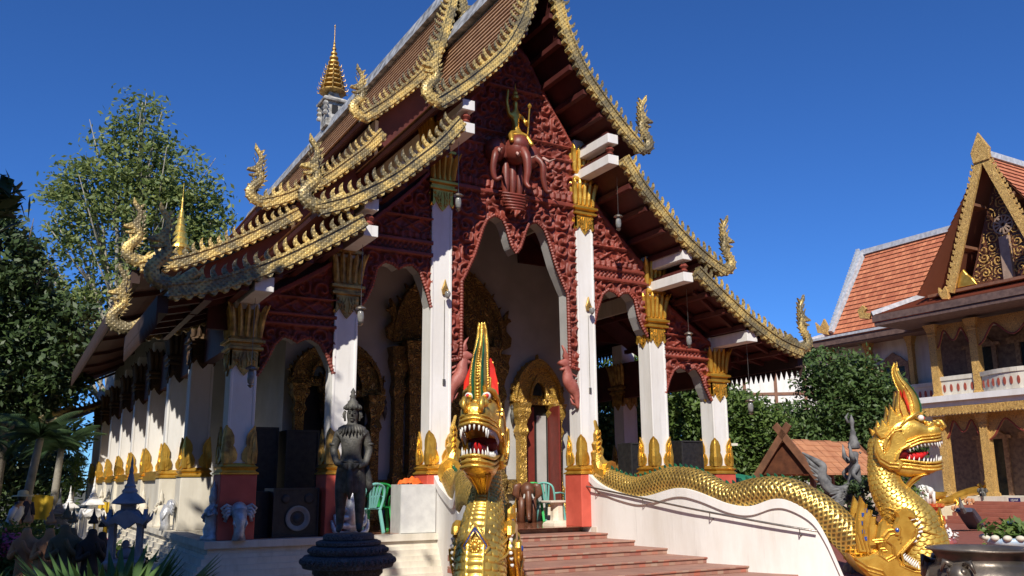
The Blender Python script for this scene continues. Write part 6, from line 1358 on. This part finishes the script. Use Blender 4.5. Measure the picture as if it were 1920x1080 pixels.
b.add(V, [(i*n+k, i*n+(k+1) % n, (i+1)*n+(k+1) % n, (i+1)*n+k) for i in range(len(prof)-1) for k in range(n)]); b.build('pot', 'pinkpot', pp, smooth=True); crown('white_flowers', [(0, 0, .52, .28), (.15, .1, .5, .18), (-.15, -.1, .5, .18)], 420, .04, 'tooth', pp, 3, shell=.8)
fp_ = empty('glazed_planter', (2.35, -8.25, -.42), 0, 'blue and white planter of broad leaves behind the bronze cauldron', 'plant pot'); b = MB(); b.lathe([(.2, 0), (.24, .3), (.3, .62), (.36, .66), (.37, .72), (.34, .76), (.0, .72)], 24); b.build('pot', 'jade', fp_, smooth=True)
for i in range(12): a = 2*math.pi*i/12; b = MB()
b = MB(); [ell(b, (.36*math.cos(2*math.pi*i/12), .36*math.sin(2*math.pi*i/12), .76), (.07, .07, .05), 7) for i in range(12)]; b.build('glazed_rim', 'cream', fp_, smooth=True)
crown('foliage', [(0, 0, .86, .22), (.25, .0, .86, .18), (-.22, .1, .84, .18), (.05, -.2, .84, .16)], 500, .075, 'leaf', fp_, 4, shell=.5); fp_.scale = (.75, .75, .75); crown('purple_flower', [(.0, -.1, .98, .04)], 24, .03, 'blue', fp_, 4)
sg = empty('blue_sign', (25.9, 5.4, -.2), R(-90), 'small dark blue sign with three lines of white lettering on the red steps', 'sign'); b = MB(); b.box(-.55, .55, -.02, .02, 0, .85); b.build('sign_board', 'signblue', sg)
for j, (tx, sz, z) in enumerate((('กุฏิสงฆ์', .24, .58), ("Monks' Cells", .17, .33), ('1 1 1', .14, .1))):
    cu = bpy.data.curves.new('lettering', 'FONT'); cu.body = tx; cu.size = sz; cu.align_x = 'CENTER'; cu.extrude = .003; o = bpy.data.objects.new('tmp', cu); COL.objects.link(o); bpy.context.view_layer.update(); me = bpy.data.meshes.new_from_object(o.evaluated_get(bpy.context.evaluated_depsgraph_get())); bpy.data.objects.remove(o); o = bpy.data.objects.new('lettering', me); me.materials.clear(); me.materials.append(M['tooth']); COL.objects.link(o); o.parent = sg; o.location = (0, -.026, z); o.rotation_euler = (R(90), 0, 0)
sg.scale = (.42, .42, .42)
fl_ = empty('floodlight', (19.4, 3.1, -.8), R(20), 'dark blue grey flat panel lamp tilted over the brick courtyard', 'lamp'); b = MB(); b.prism([(-1.0, .62), (-.9, .75), (-.5, .72), (.2, .45), (.55, .1), (.58, .02), (.4, .0), (-.2, .25), (-.7, .5)], .5, lambda u, v, q: (u, q, v+.03), bev=.05); b.build('panel', pm('dark_blue_metal', (.08, .09, .13), None, .5, .3), fl_); b = MB(); b.tube([(-.95, 0, .66), (-1.15, 0, .8), (-1.3, 0, 1.1)], [.1, .07, .02], 7); b.build('arm', 'statue2', fl_)

# ------------------------------------------------------------------ the two storey monastery building across the courtyard
mb = empty('monastery_building', (27, 9, -.8), R(-90), 'two storey monastery building with orange tiled roofs and gilded columns across the courtyard', 'building')
def rowcol(x, y, z0, z1, w_=.17):
    b = MB(); b.sq([(w_*1.3, 0), (w_*1.25, .1), (w_, .16), (w_, z1-z0-.5), (w_*1.2, z1-z0-.45), (w_*1.1, z1-z0-.35), (w_*1.8, z1-z0)], (x, y, z0))
    return b.build('gilded_column', 'salagold', mb)
b = MB(); b.box(-9, 12, 2, 12, 0, 9.2); b.build('main_wall', 'cream', mb)
b = MB(); b.box(-.6, 12, -.6, 2, 0, 1.0); b.box(-9.2, -.6, 1.2, 2, 0, 1.0); b.build('plinth', 'cream', mb)
for lx in (.2, 2.1, 5.5, 7.4): rowcol(lx, 0, 1.0, 4.4); rowcol(lx, 0, 5.25, 8.5)
for lx in (-2.2, -4.6, -7.0): rowcol(lx, 1.75, 5.25, 8.5, .12)
b = MB(); b.box(-.5, 12, -.55, 2, 4.78, 5.0); b.box(-.55, 12, -.75, 2, 5.0, 5.25); b.box(-9, -.5, 1.5, 2, 4.85, 5.2); b.build('balcony_slab', 'white', mb)
b = MB(); 
for i in range(80): b.prism([(-.07, 0), (0, -.07), (.07, 0), (.07, .3), (-.07, .3)], .06, lambda u, v, q, i=i: (-.5+.15*i+u, -.6-q, 4.47+v))
b.box(-.5, 12, -.58, -.5, 4.45, 4.78); b.build('gold_fringe', 'salagold', mb)
def balus(x0, x1, y, yb=0, n=None, nm='balcony_parapet'):
    b = MB(); h = MB(); L = x1-x0; n = n or int(L/.28)
    f = lambda x: y-yb*math.sin(math.pi*(x-x0)/L)
    for i in range(12):
        a, c = x0+L*i/12, x0+L*(i+1)/12
        b.beam((a, f(a), 5.62), (c, f(c), 5.62), .12, .70); b.beam((a, f(a), 6.05), (c, f(c), 6.05), .22, .18)
    o = b.build(nm, 'cream', mb)
    for i in range(n):
        x = x0+L*(i+.5)/n; h.prism([(.06*math.cos(a), .17*math.sin(a)) for a in np.linspace(0, 5.8, 12)], .03, lambda u, v, q: (x+u, f(x)-.07-q, 5.62+v))
    h.build('pierced_opening', pm('red_oxide', (.35, .07, .04), None, .7), o)
balus(.35, 1.95, 0); balus(2.25, 5.4, -.05, .55); balus(5.6, 11.8, 0); balus(-8.8, -.2, 1.55)
def fret(x0, x1, z, h, y=0):
    b = MB(); xs = np.linspace(x0, x1, 60); t = (xs-x0)/(x1-x0); lo_ = z-h*(.35+.65*np.abs(np.cos(2*np.pi*t))**1.6*np.where((t < .25) | (t > .75), 1.5, 1.0)); curtain(b, xs, lo_, xs*0+z, y-.05, y+.05); o = b.build('arch_fretwork', 'salagold', mb)
    r_ = MB(); r_.tube([(x, y-.05, zz) for x, zz in zip(xs, lo_)], .04, 5); r_.build('red_edging', 'redcarve', o)
for z in (4.45, 8.45): fret(.35, 1.95, z, .75); fret(2.25, 5.35, z, .85); fret(5.65, 7.3, z, .75)
def win(lx, z0, z1, hw, y=2.0, crown_=True, nm='window'):
    b = MB(); b.box(lx-hw, lx+hw, y-.03, y-.002, z0, z1); o = b.build(nm, 'window', mb); f = MB()
    for s in (-1, 1): f.box(lx+s*(hw+.1)-.1, lx+s*(hw+.1)+.1, y-.12, y-.003, z0, z1+.1)
    P = [(-1.5, -.05), (-1.45, .2), (-1.2, .25), (-1.0, .22), (-.75, .42), (-.55, .62), (-.3, .74), (0, .95), (.3, .74), (.55, .62), (.75, .42), (1.0, .22), (1.2, .25), (1.45, .2), (1.5, -.05)]
    f.prism([(lx+u*(hw+.1), z1+.05+v*(hw+.1)) for u, v in P], .1, lambda u, v, q: (u, y-.06-q, v)); f.build('carved_surround', pm('carved_tan_wood', (.34, .21, .12), (.16, .08, .05), .7, 0, 8, .8, 25, .02), o)
for lx in (-3.35, -6.0, -8.1): win(lx, 5.3, 7.15, .62)
for lx, hw in ((1.15, .5), (3.8, .9), (6.4, .5)): win(lx, 5.3, 7.5, hw); win(lx, 1.0, 3.4, hw, nm='doorway')
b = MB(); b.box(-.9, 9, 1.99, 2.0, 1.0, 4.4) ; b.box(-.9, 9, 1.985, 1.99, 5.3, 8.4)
b.build('inner_wall_shade_sheet', pm('inner_wall_shade_brown', (.20, .13, .09), (.10, .06, .05), .8), mb)  # dark sheets over the pale wall, porch shade put into their colour
# roofs
def roofplane(p0, p1, p2, p3, name, mat='orangetile', th=.12, n=None):
    """p0->p1 along the eave, p3->p2 along the ridge; courses stepped"""
    p0, p1, p2, p3 = map(Vector, (p0, p1, p2, p3)); L = (p3-p0).length; n = n or max(int(L/.3), 2); nn = (p1-p0).cross(p3-p0).normalized()
    if nn.z < 0: nn = -nn
    b = MB(); uvl = []
    for i in range(n):
        a, c = i/n, (i+1)/n
        q = [p0.lerp(p3, a)+nn*.05, p1.lerp(p2, a)+nn*.05, p1.lerp(p2, c), p0.lerp(p3, c), p0.lerp(p3, a)-nn*.02, p1.lerp(p2, a)-nn*.02]
        b.add([tuple(v) for v in q], [(0, 1, 2, 3), (4, 5, 1, 0)])
        for j, v in enumerate(q): uvl.append(((v-p0).dot((p1-p0).normalized()), (c if j in (2, 3) else a)*n*.3))
    b.add([tuple(v-nn*.03) for v in (p0, p1, p2, p3)], [(3, 2, 1, 0)]); uvl += [(0, 0)]*4
    U = np.array(uvl); return b.build(name, mat, mb, uv=lambda V: U)
roofplane((-6.6, 1.7, 9.25), (4.5, 1.7, 9.25), (4.5, 4.6, 14.0), (-6.3, 4.6, 14.0), 'main_roof')
roofplane((-8.4, .75, 8.85), (-.6, .75, 8.85), (-.6, 2.2, 9.4), (-6.9, 2.2, 9.4), 'skirt_roof')
roofplane((-1.6, -1.7, 9.1), (11, -1.7, 9.1), (11, .3, 9.95), (.3, .3, 9.95), 'porch_roof')
roofplane((.8, -1.7, 9.6), (.8, 6, 9.6), (4.2, 6, 15.0), (4.2, -1.3, 15.0), 'gable_roof'); roofplane((7.6, -1.2, 9.6), (7.6, 6, 9.6), (4.2, 6, 15.0), (4.2, -1.3, 15.0), 'gable_roof')
b = MB(); b.box(-1.55, 11, -1.66, 2, 8.62, 8.78); b.beam((-1.6, -1.68, 8.95), (11, -1.68, 8.95), .08, .3); b.beam((-8.4, .78, 8.7), (-.6, .78, 8.7), .08, .28); b.box(-8.3, -.6, .8, 2, 8.5, 8.56); b.build('eave_soffit', pm('brown_eaves', (.16, .10, .08), (.10, .06, .05), .7), mb)
b = MB(); b.beam((-6.5, 4.6, 14.1), (4.2, 4.6, 14.1), .35, .28); b.beam((-6.5, 4.6, 14.15), (-6.75, 1.75, 9.4), .22, .3); b.beam((4.2, -1.3, 15.1), (4.2, 6, 15.1), .3, .25)
for i in range(30): f = i/30; b.box(-6.95-.2*f*0, -6.75, 4.6-2.85*f-.05, 4.6-2.85*f+.05, 14.15-4.75*f, 14.4-4.75*f)
b.beam((-8.5, .7, 8.95), (-.7, .7, 8.98), .1, .12); b.beam((-8.4, .8, 8.95), (-6.75, 2.2, 9.5), .2, .16); b.beam((-1.6, -1.7, 9.2), (.4, .3, 10.1), .25, .2); b.build('ridge_cap', pm('grey_white_ridge', (.55, .57, .6), (.35, .37, .4), .8), mb)
b = MB()
for s in (-1, 1):
    P0, P1 = Vector((4.2, -1.42, 15.15)), Vector((4.2+s*2.05, -1.42, 9.5)); b.beam(P0, P1, .1, .34)
    for i in range(22):
        p = P0.lerp(P1, (i+.8)/23); b.prism([(0, 0), (s*.24, .08), (s*.22, .28), (s*.08, .16)], .07, lambda u, v, q: (p.x+u, p.y-q, p.z+v))
b.prism([(3.85, 14.7), (4.55, 14.7), (4.62, 15.2), (4.2, 16.0), (3.78, 15.2)], .16, lambda u, v, q: (u, -1.45-q, v), bev=.03)
for x, s in ((2.1, -1), (6.3, 1)): b.prism([(x+s*0, 9.2), (x+s*.3, 9.25), (x+s*.45, 9.5), (x+s*.42, 9.8), (x+s*.3, 9.6), (x+s*.1, 9.8), (x, 9.6)], .2, lambda u, v, q: (u, -1.45-q, v), bev=.03)
b.prism([(-1.8, 9.0), (-2.3, 9.1), (-2.4, 9.5), (-2.1, 9.7), (-1.9, 9.5), (-2.05, 9.35), (-1.7, 9.25)], .16, lambda u, v, q: (u, -1.6-q, v), bev=.02); b.prism([(-6.9, 9.3), (-7.6, 9.5), (-7.7, 10.1), (-7.4, 9.8), (-7.1, 10.2), (-6.9, 9.8)], .14, lambda u, v, q: (u, 1.7-q, v), bev=.02)
b.build('gable_bargeboard', 'salagold', mb)
b = MB(); b.add([(2.35, -.4, 9.6), (6.05, -.4, 9.6), (4.2, -.4, 14.7), (2.35, -.3, 9.6), (6.05, -.3, 9.6), (4.2, -.3, 14.7)], [(0, 1, 2), (5, 4, 3), (0, 3, 4, 1), (1, 4, 5, 2), (2, 5, 3, 0)]); o = b.build('gable_wall', 'wood', mb)
X, Z = np.meshgrid(np.arange(2.5, 5.9, .03), np.arange(9.9, 14.2, .03), indexing='ij'); h = scroll(X, Z, .5, 4); mk = (np.abs(X-4.2) < (14.3-Z)*.36) & (h > .22) & (np.hypot(X-4.2, Z-12.1) > .42)
b = MB(); b.grid(X, -.45-.1*h, Z, mk); b.build('gilded_scrollwork', 'salagold', o)
b = MB()
for k in range(12): a = k*math.pi/6; b.beam((4.2+.08*math.cos(a), -.5, 12.1+.08*math.sin(a)), (4.2+.36*math.cos(a), -.5, 12.1+.36*math.sin(a)), .05, .07)
b.tube([(4.2+.4*math.cos(a), -.5, 12.1+.4*math.sin(a)) for a in np.linspace(0, 6.283, 30)], .035, 6); b.box(4.0, 4.4, -.6, -.42, 9.7, 11.6); b.build('dharma_wheel', pm('pale_wheel_wood', (.4, .28, .2), None, .6), o)
b = MB(); b.box(1.0, 7.4, -1.3, -.3, 9.5, 9.62)
for s in (-1, 1):
    for z, x in ((11.3, 1.3), (13.0, .7)): b.box(4.2+s*x-.05, 4.2+s*x+.3*s+.05, -1.3, -.4, z, z+.12) if s > 0 else b.box(4.2-x-.35, 4.2-x+.05, -1.3, -.4, z, z+.12)
build_each(b, 'gable_brace', 'woodlt', mb)
b = MB()
for x, s in ((2.75, -1), (5.65, 1)): b.prism([(x+s*u, 9.65+v) for u, v in ((-.5, 0), (.35, 0), (.3, .5), (.0, .75), (-.15, .5), (-.35, .3))], .15, lambda u, v, q: (u, -1.25-q, v), bev=.03)
b.build('gold_corner_flame', 'gold', mb)
# red steps with a small gold naga on a cream flank
ss_ = empty('courtyard_steps', (25, 4.5, -.8), 0, 'wide red brown steps leading up to the monastery building', 'stairs')
for k in range(6): b = MB(); b.box(-1.1+.36*k, 1.6, -3.2, 2.75, .135*k, .135*(k+1)); b.build('step', pm('red_step_tiles', (.34, .12, .08), (.27, .09, .06), .6, 0, 2), ss_, bevel=.012)
fw = empty('step_flank_wall', (26.7, 7.8, -.8), 0, 'cream flank wall beside the red steps under the small golden dragon', 'wall'); b = MB(); b.prism([(-2.3, 0), (-2.3, .62), (-1.6, .62), (-.9, .70), (-.2, .92), (.7, 1.05), (1.5, 1.15), (1.7, 1.3), (1.7, 0)], .3, lambda u, v, q: (u, q, v)); b.build('wall_body', pm('warm_cream_paint', (.76, .68, .48), (.66, .58, .4), .7), fw, bevel=.02)
dg = empty('golden_dragon', (26.7, 7.8, -.8), 0, 'small golden dragon lying along the cream wall across the courtyard', 'dragon statue'); b = MB()
b.tube([tuple(p) for p in smoothpath([(-2.1, 0, .85), (-1.7, 0, .80), (-1.2, 0, .86), (-.5, 0, 1.05), (.4, 0, 1.2), (1.1, 0, 1.25), (1.5, 0, 1.4), (1.6, 0, 1.65), (1.5, 0, 1.95)], 40)], [.1, .13, .14]+[.18]*24+[.17, .16, .15, .15, .16, .2, .22, .2, .16, .12, .1, .06, .02], 12)
b.prism([(-2.5, .95), (-2.0, .88), (-1.7, 1.0), (-1.6, 1.2), (-2.0, 1.18), (-2.45, 1.22)], .28, lambda u, v, q: (u, q, v), bev=.04); b.prism([(-2.4, .72), (-1.9, .7), (-1.6, .8), (-1.9, .86), (-2.35, .82)], .24, lambda u, v, q: (u, q, v), bev=.04)
for x, z in ((-1.2, .72), (.6, 1.3)): b.tube([(x, -.12, z+.2), (x+.1, -.22, z), (x-.1, -.24, z-.12)], [.09, .07, .05], 7)
b.build('body', 'gold', dg, smooth=True)
rs = empty('red_stool', (22.5, 6.75, -.8), 0, 'red and gold painted stool holding the white elephant statuette', 'stand'); b = MB(); b.sq([(.36, 0), (.36, .3), (.3, .34), (.24, .4), (.24, .55), (.34, .62), (.38, .66), (.38, .78)]); b.build('drum', pm('red_gold_paint', (.55, .08, .03), (.6, .3, .06), .5, 0, 9, .3, 20, .01, .5, .6), rs)
elephant('white elephant statuette on the red stool across the courtyard', (22.5, 6.75, -.02), R(-100), .75, 'tooth', 'elephant figure', 'elephant_statuette')
for i, (x, y, z, mt_, lb) in enumerate(((24.9, 7.2, -.66, 'clay', 'small brown animal figure on the lowest red step'), (25.7, 7.15, -.38, 'clay', 'small brown animal figure on the middle red steps'), (26.6, 7.1, .02, 'statue', 'small dark elephant figure at the top of the red steps'))): elephant(lb, (x, y, z), R(-60), .55, mt_, 'figure', 'animal_figure')
